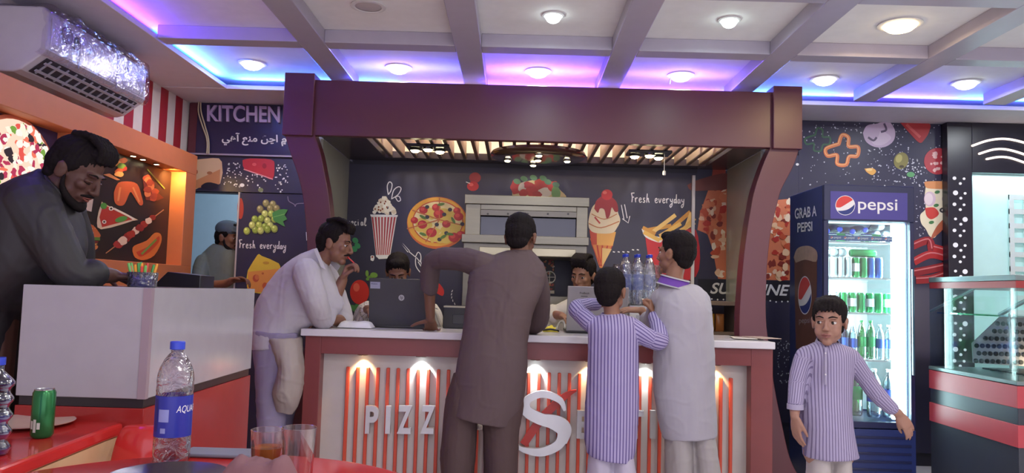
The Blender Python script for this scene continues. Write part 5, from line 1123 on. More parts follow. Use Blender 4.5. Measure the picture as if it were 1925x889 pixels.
def face_parts(T, r, f, u, s, par, hair_m, lips=(124, 66, 58), moustache=False, beard=False, look=0, closed=False, es=1.0):
    for q in (-1, 1):
        if closed:
            e = MB(); e.ell(T(q*.031, .072, -.002), r*.017*s, f*.011*s, u*.011*s, par_skin[0], 16, 8); e.build('eyelid', par)
            e = MB(); e.tube([T(q*.017, .079, -.007), T(q*.031, .084, -.011), T(q*.046, .074, -.008)], .0017*s, hair_m, 8, 4); e.build('eyelash', par)
        e = MB(); c = T(q*.031, .0735 if not closed else .066, -.001); e.ell(c, r*.0122*s*es, f*.0105*s, u*.0078*s*es, M('eye_white', (196, 190, 186), .25), 16, 8); eo = e.build('eye', par)
        e = MB(); ci = c+f*.0066*s+r*q*.0012*s+r*look*.0045*s-u*.001*s; e.ell(ci, r*.0066*s*es*1.05, f*.0046*s, u*.0064*s*es*1.05, M('iris_dark', (34, 24, 20), .15), 12, 8); e.build('iris', eo)
        e = MB(); e.tube([T(q*.016, .0835, .0075 if not closed else .0), T(q*.031, .0875, .0095 if not closed else .001), T(q*.047, .076, .006 if not closed else -.002)], [.003*s, .0036*s, .003*s], par_skin[0], 8, 4); e.build('eyelid', par)
        e = MB(); e.tube([T(q*.013, .0905, .022), T(q*.03, .0905, .028), T(q*.05, .076, .023)], [.0026*s, .0034*s, .0018*s], hair_m, 8, 4); e.build('eyebrow', par)
    e = MB(); e.tube([T(-.022, .0885, -.0625), T(-.008, .0965, -.0585), T(0, .0972, -.060), T(.008, .0965, -.0585), T(.022, .0885, -.0625)], [.0018*s, .0045*s, .0044*s, .0045*s, .0018*s], M('lip_%d' % lips[0], lips, .4), 10, 4)
    e.tube([T(-.02, .087, -.0655), T(0, .0945, -.0705), T(.02, .087, -.0655)], [.002*s, .0058*s, .002*s], M('lip_%d' % lips[0]), 10, 5); e.build('mouth', par)
    if moustache:
        e = MB(); e.tube([T(-.03, .082, -.058), T(-.014, .097, -.0505), T(0, .1005, -.0475), T(.014, .097, -.0505), T(.03, .082, -.058)], [.003*s, .0062*s, .006*s, .0062*s, .003*s], hair_m, 10, 4); e.build('moustache', par)
    if beard:
        e = MB()
        for q in (-1, 1):
            e.tube([T(q*.071, .012, -.02), T(q*.067, .022, -.055), T(q*.052, .05, -.085), T(q*.022, .078, -.102), T(0, .086, -.106)], [.005*s, .009*s, .0145*s, .016*s, .0165*s], DUM, 12, 5)
        e.ell(T(0, .084, -.098), r*.026*s, f*.014*s, u*.018*s, DUM)
        solidify(e, 'beard', par, [hair_m], .004, 1, lambda p: .0016*noise.noise(p*260))
def hair_shape(par, T, r, f, u, s, mat, style='short', volume=1.0, fringe=.0):
    e = MB(); E = lambda x, y, z, a, b_, d: e.ell(T(x, y, z), r*a*s, f*b_*s, u*d*s, DUM, 22, 12); v = volume
    E(0, -.022, .05, .078*v, .093*v, .078*v)                       # cap
    E(0, -.052, .012, .07*v, .066*v, .075*v)                      # back of the head
    E(0, -.06, -.04, .058, .042, .045)                            # nape
    for q in (-1, 1): E(q*.064, -.004, .03, .017, .04, .038)
    if style != 'back': E(0, .045, .092, .056, .04, .028)
    if fringe:
        for k in range(7): x = -.048+.016*k; e.tube([T(x, .02, .105), T(x*1.05, .072, .086), T(x*1.1+.004, .09-.25*x*x*30*.1, .088-fringe)], [.014*s, .0125*s, .005*s], DUM, 10, 3)
    if style == 'swept':
        for k in range(6): x = -.045+.018*k; e.tube([T(x, .075, .078), T(x*1.05, .065, .118), T(x, .0, .14), T(x*.9, -.06, .12)], [.009*s, .0125*s, .0135*s, .011*s], DUM, 10, 3)
    def fold(p):
        q = p-V(T(0, 0, 0)); a = math.atan2(q.dot(r), q.dot(f)); return .0032*s*noise.noise(V((a*9, q.dot(u)*14, 3)))+.0022*s*noise.noise(p*150)
    return solidify(e, 'hair', par, [mat], .0042, 2, fold)
def rotv(v, ax, a): return Matrix.Rotation(a, 3, ax) @ v
def hand_shape(mb, wrist, d, n, side, s=1.0, curl=.25, spread=.08, thumb=(.55, .75, .2), tcurl=.25, curls=None):
    """d: towards the fingers, n: way the palm faces, side: +1/-1 which edge the thumb leaves"""
    d = V(d).normalized(); n = (V(n)-d*V(n).dot(d)).normalized(); x = d.cross(n)*side; w_ = V(wrist)
    mb.rings([(w_-d*.02*s, x*.026*s, n*.019*s), (w_+d*.01*s, x*.029*s, n*.017*s), (w_+d*.04*s, x*.038*s, n*.016*s), (w_+d*.075*s, x*.041*s, n*.0135*s), (w_+d*.092*s, x*.036*s, n*.010*s)], DUM, 18)
    Ls = (.040, .045, .042, .033)
    for i in range(4):
        k = 1.5-i                                  # index nearest the thumb
        a = spread*k; c = curls[i] if curls else curl
        dirv = (d*math.cos(a)+x*math.sin(a)).normalized(); p = w_+d*(.084-.004*abs(k-.4))*s+x*.0205*k*s
        pts = [p-dirv*.012*s, p]; ax = dirv.cross(n).normalized()
        for j, (L, cj) in enumerate(((Ls[i], c*.9), (Ls[i]*.65, c*1.15), (Ls[i]*.52, c*.8))):
            dirv = rotv(dirv, ax, cj); p = p+dirv*L*s; pts.append(p)
        rr = (.0092, .0092, .0086, .0078, .0066); sc = (1, 1.03, 1, .88)[i]
        mb.tube(pts, [v*s*sc for v in rr], DUM, 10, 3)
    td = (d*thumb[0]+x*thumb[1]+n*thumb[2]).normalized(); p = w_+d*.02*s+x*.026*s+n*.004*s
    pts = [p-td*.006*s, p]; ax = td.cross(d*.7+n*.5-x*.5).normalized()
    for L, c in ((.042, tcurl*.4), (.034, tcurl), (.026, tcurl)): td = rotv(td, ax, c); p = p+td*L*s; pts.append(p)
    mb.tube(pts, [.014*s, .0135*s, .0115*s, .0098*s, .0075*s], DUM, 10, 3)
def seg(P, k=4):
    """smooth a list of rings (c, u, v)"""
    out = []
    for i in range(len(P)-1):
        q = [P[max(i-1, 0)], P[i], P[i+1], P[min(i+2, len(P)-1)]]
        for j in range(k):
            t = j/k; out.append(tuple(.5*((2*q[1][m])+(q[2][m]-q[0][m])*t+(2*q[0][m]-5*q[1][m]+4*q[2][m]-q[3][m])*t*t+(3*q[1][m]-q[0][m]-3*q[2][m]+q[3][m])*t**3) for m in (0, 1, 2)))
    return out+[P[-1]]
def ring(l, r_, Y, dy, sx=0):
    """garment ring from its left and right picture edge; dy half depth; sx turns it about the vertical"""
    a, b_ = at(l[0], l[1], Y), at(r_[0], r_[1], Y); c = (a+b_)/2; u = (b_-a)/2; return (c, u+V((0, sx*u.length, 0)), V((-sx*dy, dy, 0)))
def shrink(R, k, d): return [(c, u*max(.3, 1-d/max(u.length, .01))*k, v*max(.3, 1-d/max(v.length, .01))*k) for c, u, v in R]
par_skin = [None]
def folds(amp, seed, vertical=True, detail=1.0):
    def f(p):
        q = p+V((seed*3.1, seed*1.7, 0)); z = .35 if vertical else 1
        a = noise.noise(V((q.x*12+q.z*1.5, q.y*9, q.z*2.2))); b_ = noise.noise(V((q.x*24+a*2, q.y*20, q.z*7)))
        c = 1-abs(noise.noise(V((q.x*7+q.z*6, q.y*7, q.z*8-q.x*5))))*2
        return amp*(.75*a+.3*b_*detail+.3*max(0, c-.6)*2)
    return f
def person(loc, label, skinc, hairc, head, torso, legs, arms, kameez, shalwar, neck, hair=None, face=None, seed=1, voxel=.005, extra=None, stripe=None, kid=False, group=None, foot=True, kname='kameez', ffold=.007, neck_r=.052, hand_s=1.0, collar=None, tuck=.92):
    t = thing('person', loc, label, 'person', group)
    sk = skin(*skinc); hm = M(*hairc, rough=.8, spec=.12, var=.25, scale=90); par_skin[0] = sk
    B = MB(); hc, hf, hu, hs = head
    T, r, f, u = head_shape(B, hc, hf, hu, hs, kid)
    B.tube([neck[0], neck[1], T(0, -.02, -.04)], [neck_r*1.15*hs, neck_r*hs, neck_r*.96*hs], DUM, 18, 4)
    tr_ = seg(torso, 4); core = shrink(tr_, .86, .022)
    lo = int(len(core)*.62) if len(torso) > 4 else len(core)
    B.rings(core[:max(lo, 4)], DUM, 24)
    for L in legs:
        q = seg(L, 3); B.rings([(c, u_*.62, v_*.62) for c, u_, v_ in q], DUM, 16)
        if foot:
            e = q[-1][0]; B.tube([V((e.x, e.y+.02, max(.075, min(e.z, .12)))), V((e.x, e.y-.0, .045)), V((e.x, e.y+.13*(foot if foot in (1, -1) else 1), .032))], [.04, .042, .03], DUM, 14, 4)
            if e.z > .13: B.tube([e, V((e.x, e.y, .08))], [.05, .038], DUM, 12, 3)
    for A in arms:
        A['pts'] = [A['pts'][0].lerp(torso[min(2, len(torso)-1)][0], .5)]+list(A['pts']); A['rad'] = [A['rad'][0]*.85]+list(A['rad']); A['sleeve'] += 1
    for L in legs: B.tube([core[max(lo, 4)-1][0], L[0][0].lerp(L[1][0], .6)], [.075, .07], DUM, 14, 3)
    for A in arms:
        pts = A['pts']; rad = [v*.74 for v in A['rad']]; rad[-1] = A.get('wr', .024*hs)
        B.tube(pts, rad, DUM, 14, 5, caps=True)
        if 'hand' in A: h = dict(A['hand']); hand_shape(B, pts[-1], **h)
    zc, fc = V(hc), V(hf)
    body = solidify(B, 'body', t, [sk], voxel, 2)
    # garment
    K = MB(); K.rings(tr_, DUM, 40)
    for A in arms:
        k = A['sleeve']; pts = list(A['pts'][:k]); rad = list(A['rad'][:k])
        if 'cuff_at' in A: a_, b_ = A['pts'][k-1], A['pts'][k]; pts.append(a_+(b_-a_)*A['cuff_at']); rad.append(A['rad'][k-1]*(1-A['cuff_at'])+A['rad'][k]*A['cuff_at'])
        K.tube(pts, rad, DUM, 18, 6, caps=True)
    def post(me):
        if not stripe: return
        at_ = me.attributes.new('stripe', 'FLOAT', 'POINT'); segs = []
        for A in arms:
            P = A['pts']
            for i in range(1, len(P)-1): segs.append((P[i], P[i+1], A['rad'][i]*1.25))
        vals = []
        for v in me.vertices:
            p = v.co; best = None
            for a_, b_, rr in segs[:]:
                d = b_-a_; tt = max(0, min(1, (p-a_).dot(d)/d.length_squared)); q = p-(a_+d*tt); L = q.length
                if L < rr and tt > .12 and (best is None or L < best[0]):
                    w2 = d.normalized(); uu = (V((0, 1, 0))-w2*w2.y); uu = uu.normalized() if uu.length > .1 else V((1, 0, 0)); best = (L, math.atan2(q.dot(uu), q.dot(w2.cross(uu)))*rr*.8)
            vals.append(best[1] if best else stripe(p))
        at_.data.foreach_set('value', vals)
    ko = solidify(K, kname, t, [kameez], voxel, 2, folds(ffold, seed), post)
    if legs:
        S_ = MB()
        for L in legs: S_.rings(seg(L, 5), DUM, 24)
        if len(legs) == 2: S_.tube([legs[0][0][0]-V((0, 0, .05)), legs[1][0][0]-V((0, 0, .05))], .07, DUM, 14, 3)
        solidify(S_, 'shalwar', t, [shalwar], voxel*1.3, 2, folds(ffold*1.2, seed+5))
    if collar: collar(t)
    if hair: hair_shape(t, T, r, f, u, hs, hm, **hair)
    if face is not None: face_parts(T, r, f, u, hs, t, hm, **face)
    if extra: extra(t, T, r, f, u, hs)
    return t
def cloth(name, c, stripe=None, rough=.75):
    if name in MATS: return MATS[name]
    m = M(name, c, rough, spec=.2, var=.07, scale=8, bump=.08, bscale=350)
    if stripe:
        c2, per, wd = stripe; nt = m.node_tree; b = nt.nodes['Principled BSDF']
        a = nt.nodes.new('ShaderNodeAttribute'); a.attribute_name = 'stripe'
        mu = nt.nodes.new('ShaderNodeMath'); mu.operation = 'MULTIPLY'; mu.inputs[1].default_value = 1/per
        fr_ = nt.nodes.new('ShaderNodeMath'); fr_.operation = 'FRACT'; lt = nt.nodes.new('ShaderNodeMath'); lt.operation = 'LESS_THAN'; lt.inputs[1].default_value = wd
        nt.links.new(a.outputs['Fac'], mu.inputs[0]); nt.links.new(mu.outputs[0], fr_.inputs[0]); nt.links.new(fr_.outputs[0], lt.inputs[0])
        mx = nt.nodes.new('ShaderNodeMix'); mx.data_type = 'RGBA'; old = b.inputs['Base Color'].links[0].from_socket
        nt.links.new(old, mx.inputs[6]); mx.inputs[7].default_value = lin(c2)+[1]; nt.links.new(lt.outputs[0], mx.inputs[0]); nt.links.new(mx.outputs[2], b.inputs['Base Color'])
    return m
def neckband(par, c, fwd, up, rx, ry, h, mat, name='collar', open_=0, slope=.35, th=.005):
    r, f, u = fr(fwd, up); m = MB(); n = 40; vs = []; fs = []; a0 = PI/2+open_; tot = 2*PI-2*open_
    for i in range(n+1):
        t = a0+tot*i/n; o = r*math.cos(t)*rx+f*math.sin(t)*ry
        for q, z in ((1.16, 0), (1.0, h), (.93, h), (1.06, 0)): vs.append(V(c)+o*q+u*z)
    for i in range(n):
        for j in range(4): fs.append((i*4+j, i*4+(j+1) % 4, (i+1)*4+(j+1) % 4, (i+1)*4+j))
    if open_: fs += [(0, 1, 2, 3), (n*4+3, n*4+2, n*4+1, n*4)]
    m.add(vs, fs, mat, True); return m.build(name, par)
def band(par, pts, w, thick, mat, name, closed=False):
    m = MB(); m.tube(pts, w, mat, 10, 5); return m.build(name, par)
HAIRC = ('hair_black', (26, 21, 22))
# ---------------------------------------------------------------- man in brown leaning on the counter (seen from behind)
Y = 4.22
def R4(l, r_, y, dy, Yc=None, y2=None, sx=0):
    Yc = Yc or Y
    return ring((l, y), (r_, y2 if y2 else y), Yc, dy, sx)
torso = [R4(955, 1000, 470, .05, 4.36), R4(912, 1016, 488, .085, 4.34), R4(884, 1026, 512, .115, 4.32), R4(878, 1020, 548, .13, 4.29), R4(874, 1003, 585, .135, 4.25), R4(866, 992, 640, .14, 4.22), R4(858, 992, 690, .145, 4.2), R4(851, 985, 745, .15, 4.2, 752), R4(845, 972, 768, .15, 4.2, 790), R4(844, 966, 776, .15, 4.2, 802)]
legs = [[R4(853, 912, 700, .10), R4(838, 906, 750, .12), R4(832, 897, 800, .12), R4(828, 893, 860, .12), R4(832, 886, 930, .10), R4(838, 878, 1000, .07), R4(840, 874, 1015, .06)],
        [R4(906, 985, 720, .11), R4(903, 985, 770, .12), R4(908, 978, 810, .12), R4(910, 975, 870, .12), R4(912, 968, 930, .10), R4(916, 958, 1005, .07), R4(918, 954, 1022, .06)]]
aL = dict(pts=[at(905, 497, 4.34), at(860, 487, 4.42), at(815, 492, 4.52), at(808, 540, 4.58), at(810, 592, 4.62)], rad=[.075, .068, .062, .05, .036], sleeve=4, cuff_at=.05, wr=.027, hand=dict(d=(.05, .42, -.9), n=(.0, .9, -.3), side=-1, s=1.0, curl=.0, spread=.22, thumb=(.5, .85, .0), tcurl=.1))
aL['pts'][-1] = V((at(810, 592, 4.62).x, 4.60, CZ+.075)); aL['hand'] = dict(d=(0, .62, -.72), n=(0, -.72, -.62), side=1, s=1.0, curl=-.42, spread=.24, thumb=(.35, .9, -.1), tcurl=.1)
aR = dict(pts=[at(1000, 508, 4.34), at(1014, 560, 4.44), at(1010, 607, 4.56), V((at(985, 620, 4.66).x, 4.7, CZ+.055)), V((at(960, 620, 4.7).x, 4.74, CZ+.05))], rad=[.075, .062, .056, .05, .04], sleeve=4, wr=.026, hand=dict(d=(-1, .25, 0), n=(0, 0, -1), side=1, curl=.12, spread=.06))
person((at(920, 900, Y).x, Y, 0), 'man in plain brown kameez seen from behind, leaning left hand on the counter', ('skin_brown', (112, 76, 60)), HAIRC, (at(979, 447, 4.40), V((.28, .93, -.32)), V((.06, .3, .95)), 1.08), torso, legs, [aL, aR], cloth('cloth_brown', (88, 73, 75)), cloth('cloth_brown2', (80, 64, 64)), (at(977, 490, 4.36), at(978, 474, 4.37)), dict(style='short', volume=1.03), dict(), 1, ffold=.007,
       collar=lambda t: neckband(t, at(977, 487, 4.35), (0, 1, -.2), (0, .25, 1), .067, .064, .03, cloth('cloth_brown', 0), open_=.1))
# ---------------------------------------------------------------- taller boy in white, purple collar
Y = 4.2
torso = [R4(1248, 1288, 532, .05, 4.24), R4(1238, 1318, 542, .085, 4.22), R4(1231, 1334, 575, .115, 4.2), R4(1229, 1339, 625, .125, 4.2), R4(1229, 1344, 690, .13, 4.2), R4(1231, 1344, 745, .14, 4.2), R4(1240, 1346, 800, .145, 4.2), R4(1246, 1346, 823, .145, 4.2, 817)]
legs = [[R4(1252, 1298, 760, .11), R4(1250, 1301, 820, .12), R4(1252, 1304, 889, .12), R4(1260, 1302, 960, .09), R4(1264, 1298, 1016, .07)], [R4(1292, 1334, 760, .11), R4(1295, 1342, 820, .12), R4(1302, 1353, 889, .12), R4(1308, 1348, 960, .09), R4(1310, 1343, 1016, .07)]]
aL = dict(pts=[at(1243, 562, 4.24), at(1228, 600, 4.42), at(1218, 600, 4.56), at(1206, 583, 4.58)], rad=[.06, .055, .048, .038], sleeve=3, wr=.022, hand=dict(d=(-1, .1, .02), n=(0, .35, -.9), side=-1, s=.92, curl=.3, spread=.05))
aR = dict(pts=[at(1314, 566, 4.21), at(1318, 622, 4.32), at(1305, 625, 4.5), V((at(1270, 612, 4.62).x, 4.64, CZ+.05))], rad=[.06, .055, .05, .04], sleeve=3, cuff_at=.5, wr=.023, hand=dict(d=(-.9, .4, 0), n=(0, 0, -1), side=1, s=.92, curl=.2))
PURP = cloth('cloth_purple', (110, 72, 160))
def wcollar(t):
    c = at(1266, 537, 4.22); up = (.22, -.12, 1); fw = (0, 1, .1); u = V(up).normalized()
    neckband(t, c, fw, up, .077, .072, .042, PURP, open_=.1)
    neckband(t, c+u*.040, fw, up, .0745, .0695, .007, cloth('cloth_white', 0), 'collar_piping', .1)
    neckband(t, c-u*.006, fw, up, .086, .081, .008, cloth('cloth_white', 0), 'collar_piping', .1)
person((at(1298, 900, Y).x, Y, 0), 'taller boy in white kameez with purple collar standing at the counter, back turned', ('skin_tan', (138, 98, 78)), HAIRC, (at(1270, 476, 4.26), V((-.72, .68, .05)), V((0, 0, 1)), 1.0), torso, legs, [aL, aR], cloth('cloth_white', (160, 156, 166)), cloth('cloth_cream', (158, 152, 152)), (at(1268, 536, 4.23), at(1268, 518, 4.24)), dict(style='short', volume=1.06), dict(), 2, ffold=.008, collar=wcollar, neck_r=.048)
# ---------------------------------------------------------------- smaller boy in striped kameez, back turned
Y = 4.05
STRP = cloth('cloth_striped', (160, 151, 188), ((100, 88, 136), .0165, .4))
STRG = cloth('cloth_striped_grey', (156, 148, 176), ((112, 102, 132), .0125, .36))
torso = [R4(1130, 1170, 590, .045, 4.08), R4(1116, 1188, 597, .07, 4.07), R4(1107, 1198, 618, .09, 4.05), R4(1106, 1200, 660, .1, 4.05), R4(1103, 1200, 720, .11, 4.05), R4(1098, 1200, 780, .12, 4.05), R4(1098, 1195, 825, .125, 4.05, 840), R4(1103, 1188, 852, .125, 4.05, 868)]
legs = [[R4(1110, 1150, 800, .085), R4(1106, 1152, 860, .095), R4(1102, 1150, 930, .09), R4(1106, 1146, 1010, .065), R4(1108, 1142, 1034, .055)], [R4(1146, 1184, 800, .085), R4(1147, 1192, 860, .095), R4(1152, 1198, 930, .09), R4(1156, 1194, 1010, .065), R4(1158, 1190, 1034, .055)]]
aR = dict(pts=[at(1184, 612, 4.07), at(1216, 634, 4.04), at(1240, 641, 4.08), at(1236, 612, 4.16), at(1228, 588, 4.22)], rad=[.05, .05, .047, .041, .034], sleeve=4, cuff_at=.6, wr=.021, hand=dict(d=(-.1, .25, .9), n=(-.8, .5, .1), side=1, s=.78, curl=1.25, spread=.0, thumb=(.85, .25, .5), tcurl=.3))
aL = dict(pts=[at(1118, 612, 4.07), at(1098, 596, 4.12), at(1084, 580, 4.2), at(1105, 573, 4.3), at(1128, 572, 4.34)], rad=[.05, .047, .045, .04, .034], sleeve=4, cuff_at=.6, wr=.021, hand=dict(d=(1, .15, .1), n=(.1, -.4, .8), side=1, s=.78, curl=.5, spread=.03))
person((at(1148, 900, Y).x, Y, 0), 'smaller boy in lilac striped kameez at the counter, back turned, one fist raised', ('skin_tan', 0), HAIRC, (at(1148, 547, 4.10), V((.42, .9, .0)), V((0, 0, 1)), .97), torso, legs, [aL, aR], STRP, cloth('cloth_white2', (176, 170, 188)), (at(1150, 604, 4.07), at(1150, 585, 4.08)), dict(style='short', volume=1.08), dict(), 3, ffold=.006, stripe=lambda p: p.x+.05*p.z*0, neck_r=.043,
       collar=lambda t: neckband(t, at(1150, 598, 4.08), (0, 1, .1), (0, -.1, 1), .056, .056, .024, cloth('cloth_collar_lilac', (158, 150, 180)), open_=.1))
# ---------------------------------------------------------------- boy in front of the fridge, facing us
Y = 3.62
torso = [R4(1532, 1572, 644, .045), R4(1518, 1592, 651, .065), R4(1506, 1606, 668, .085), R4(1512, 1603, 700, .09), R4(1508, 1599, 745, .095), R4(1506, 1600, 790, .105), R4(1510, 1606, 830, .11), R4(1512, 1612, 858, .115)]
legs = [[R4(1520, 1558, 820, .085), R4(1519, 1559, 870, .085), R4(1518, 1558, 950, .08), R4(1522, 1554, 1060, .06), R4(1524, 1552, 1085, .05)], [R4(1558, 1597, 820, .085), R4(1559, 1597, 870, .085), R4(1562, 1600, 950, .08), R4(1564, 1596, 1060, .06), R4(1566, 1594, 1085, .05)]]
aR = dict(pts=[at(1514, 670, 3.62), at(1500, 715, 3.61), at(1495, 760, 3.58), at(1494, 782, 3.56)], rad=[.046, .04, .034, .028], sleeve=3, cuff_at=.0, wr=.02, hand=dict(d=(.08, .0, -1), n=(.9, .3, 0), side=1, s=.8, curl=.22, spread=.02, thumb=(.8, .45, .2)))
aL = dict(pts=[at(1597, 672, 3.62), at(1622, 706, 3.64), at(1646, 738, 3.64), at(1672, 764, 3.64), at(1690, 778, 3.64)], rad=[.047, .042, .038, .033, .027], sleeve=4, cuff_at=.2, wr=.02, hand=dict(d=(.55, -.05, -.8), n=(-.2, .9, -.1), side=-1, s=.78, curl=.28, spread=.03, thumb=(.8, .3, .3)))
def fcollar(t):
    neckband(t, at(1555, 650, 3.62), (-.1, -1, -.35), (0, -.33, 1), .05, .052, .026, cloth('cloth_collar_grey', (154, 147, 170)), open_=.16)
    m = MB(); m.tube([at(1552, 655, 3.545), at(1552, 690, 3.523), at(1552, 722, 3.518)], .006, cloth('cloth_collar_grey', (154, 147, 170)), 8, 4); m.build('placket', t)
    for y in (664, 684, 704): m = MB(); m.ell(at(1552, y, 3.515+.0005*(704-y)), (.004, 0, 0), (0, .003, 0), (0, 0, .004), M('button_white', (200, 196, 200), .4), 10, 6); m.build('button', t)
    m = MB(); a_ = at(1495, 764, 3.578); m.rings([(a_+V((0, 0, z)), V((.037, 0, 0)), V((0, .037, 0))) for z in (-.012, .012)], cloth('cloth_collar_grey', 0), 20); m.build('cuff', t)
person((at(1558, 900, Y).x, Y, 0), 'boy in grey lilac striped kameez before the drinks fridge, looking aside', ('skin_fair', (150, 112, 96)), HAIRC, (at(1559, 604, 3.60), V((-.52, -.85, -.04)), V((0, 0, 1)), .93), torso, legs, [aR, aL], STRG, cloth('cloth_cream2', (172, 165, 162)), (at(1556, 656, 3.62), at(1557, 640, 3.62)), dict(style='short', volume=1.06, fringe=.034), dict(look=.6, lips=(134, 82, 76), es=1.22), 4, ffold=.005, kid=True, stripe=lambda p: p.x, neck_r=.04, collar=fcollar, foot=-1)
# ---------------------------------------------------------------- man in white leaning over the counter end, profile
Y = 4.62
def RR(a, b_, Yc, dy): return ring(a, b_, Yc, dy)
torso = [RR((592, 468), (618, 500), Y, .06), RR((566, 477), (628, 520), Y, .12), RR((535, 498), (640, 545), Y, .15), RR((507, 530), (645, 580), Y, .15), RR((486, 560), (620, 600), Y, .15), RR((478, 590), (596, 612), Y, .155), RR((477, 610), (572, 624), Y, .165), RR((475, 632), (564, 640), Y, .185), RR((476, 655), (560, 652), Y, .19)]
legs = [[RR((478, 620), (560, 626), 4.55, .11), RR((477, 660), (560, 660), 4.55, .12), RR((482, 700), (545, 712), 4.55, .10), RR((484, 760), (536, 765), 4.55, .085), RR((486, 860), (530, 862), 4.55, .07), RR((490, 925), (522, 925), 4.55, .05)],
        [RR((490, 630), (566, 634), 4.76, .11), RR((505, 680), (568, 690), 4.76, .1), RR((510, 730), (562, 745), 4.76, .09), RR((510, 800), (548, 810), 4.76, .075), RR((508, 900), (540, 900), 4.76, .055)]]
el = V((at(606, 606, 4.55).x, 4.56, CZ+.055))
aN = dict(pts=[at(575, 512, 4.47), at(590, 560, 4.44), el, at(628, 563, 4.60), at(644, 526, 4.62)], rad=[.082, .075, .062, .052, .034], sleeve=3, cuff_at=.4, wr=.03, hand=dict(d=(.35, .0, .9), n=(.5, -.1, -.3), side=-1, s=1.02, curl=.95, spread=.0, thumb=(.8, .2, .5), tcurl=.4))
aF = dict(pts=[at(608, 512, 4.80), at(632, 560, 4.84), V((at(645, 600, 4.8).x, 4.82, CZ+.05)), V((at(628, 604, 4.72).x, 4.70, CZ+.045)), V((at(618, 606, 4.66).x, 4.665, CZ+.042))], rad=[.08, .068, .055, .048, .038], sleeve=3, cuff_at=.1, wr=.028, hand=dict(d=(-.75, -.6, 0), n=(0, .2, -.9), side=1, s=1.0, curl=.5, spread=.02))
WSH = cloth('shirt_white', (180, 175, 184))
def lean(t, T, r, f, u, s):
    m = MB(); m.prism([at(590, 468, 4.52), at(596, 466, 4.53), at(614, 508, 4.50), at(604, 502, 4.49)], (0, -.008, 0), WSH); m.prism([at(594, 466, 4.7), at(600, 468, 4.7), at(640, 500, 4.72), at(634, 510, 4.72)], (0, .008, 0), WSH); m.build('collar', t, .003)
    e = MB(); e.rings(seg([RR((505, 636), (564, 634), 4.52, .12), RR((524, 690), (568, 690), 4.50, .12), RR((515, 735), (563, 745), 4.50, .11), RR((520, 772), (550, 780), 4.52, .05)], 4), DUM, 24); solidify(e, 'shirt_tail', t, [cloth('cloth_cream3', (166, 156, 152))], .007, 2, folds(.016, 9))
    m = MB(); m.tube([T(.006, .10, -.064), T(-.0, .135, -.085), T(-.0, .15, -.096)], .0045, M('pen_red', (196, 40, 44), .35), 8, 3); m.build('red_pen_cap', t)
person((at(515, 900, Y).x, Y, 0), 'man in white shirt leaning on the left end of the counter, fist at his mouth', ('skin_mid', (124, 86, 70)), HAIRC, (at(630, 457, 4.62), V((.97, -.1, -.2)), V((.2, 0, .97)), 1.03), torso, legs, [aN, aF], WSH, cloth('cloth_lavender', (146, 138, 166)), (at(598, 500, 4.63), at(608, 484, 4.63)), dict(style='swept', volume=1.0), dict(moustache=True), 6, ffold=.009, kname='shirt', extra=lean)
# ---------------------------------------------------------------- man in black behind the service desk, head bowed
Y = 2.95
torso = [RR((78, 318), (132, 372), Y, .07), RR((42, 335), (134, 395), Y, .15), RR((6, 370), (142, 430), Y, .2), RR((-30, 430), (148, 475), Y, .2), RR((-55, 500), (120, 520), Y, .19), RR((-60, 580), (40, 585), Y, .17), RR((-66, 660), (28, 665), Y, .17), RR((-70, 760), (24, 765), Y, .17), RR((-70, 800), (22, 800), Y, .16)]
legs = [[RR((-66, 760), (10, 762), 2.88, .09), RR((-66, 900), (4, 900), 2.88, .08), RR((-60, 1080), (-10, 1080), 2.88, .06), RR((-58, 1110), (-16, 1110), 2.88, .05)], [RR((-56, 760), (20, 762), 3.08, .09), RR((-52, 900), (14, 900), 3.08, .08), RR((-48, 1060), (4, 1060), 3.08, .06)]]
a1 = dict(pts=[at(60, 385, 2.84), at(95, 450, 2.83), at(135, 512, 2.85), V((at(170, 530, 2.9).x, 2.90, bzt+.045)), V((at(205, 535, 2.95).x, 2.98, bzt+.04))], rad=[.1, .085, .066, .052, .038], sleeve=4, cuff_at=.2, wr=.028, hand=dict(d=(.8, .55, -.05), n=(0, 0, -1), side=1, s=1.0, curl=.3, spread=.05))
a2 = dict(pts=[at(110, 380, 3.1), at(140, 450, 3.2), V((at(150, 520, 3.25).x, 3.25, bzt+.06)), V((at(205, 530, 3.2).x, 3.2, bzt+.04))], rad=[.09, .075, .06, .04], sleeve=3, cuff_at=.6, wr=.028, hand=dict(d=(.9, -.1, -.05), n=(0, 0, -1), side=-1, s=1.0, curl=.4, spread=.03))
BLK = cloth('cloth_black', (40, 34, 44))
person((at(-20, 900, Y).x, Y, 0), 'man in black shirt with dark beard bowing his head over the white service desk', ('skin_dim', (84, 56, 48)), HAIRC, (at(144, 322, 2.96), V((.86, -.02, -.5)), V((.48, 0, .87)), 1.06), torso, legs, [a1, a2], BLK, cloth('cloth_black2', (27, 24, 31)), (at(100, 372, Y), at(110, 350, Y)), dict(style='swept', volume=1.04), dict(moustache=True, beard=True, closed=True), 7, ffold=.008, kname='shirt',
       collar=lambda t: band(t, [at(126, 372, 2.99), at(98, 345, 3.03), at(82, 325, 2.99), at(92, 345, 2.88), at(126, 376, 2.92)], .012, .01, BLK, 'collar'))
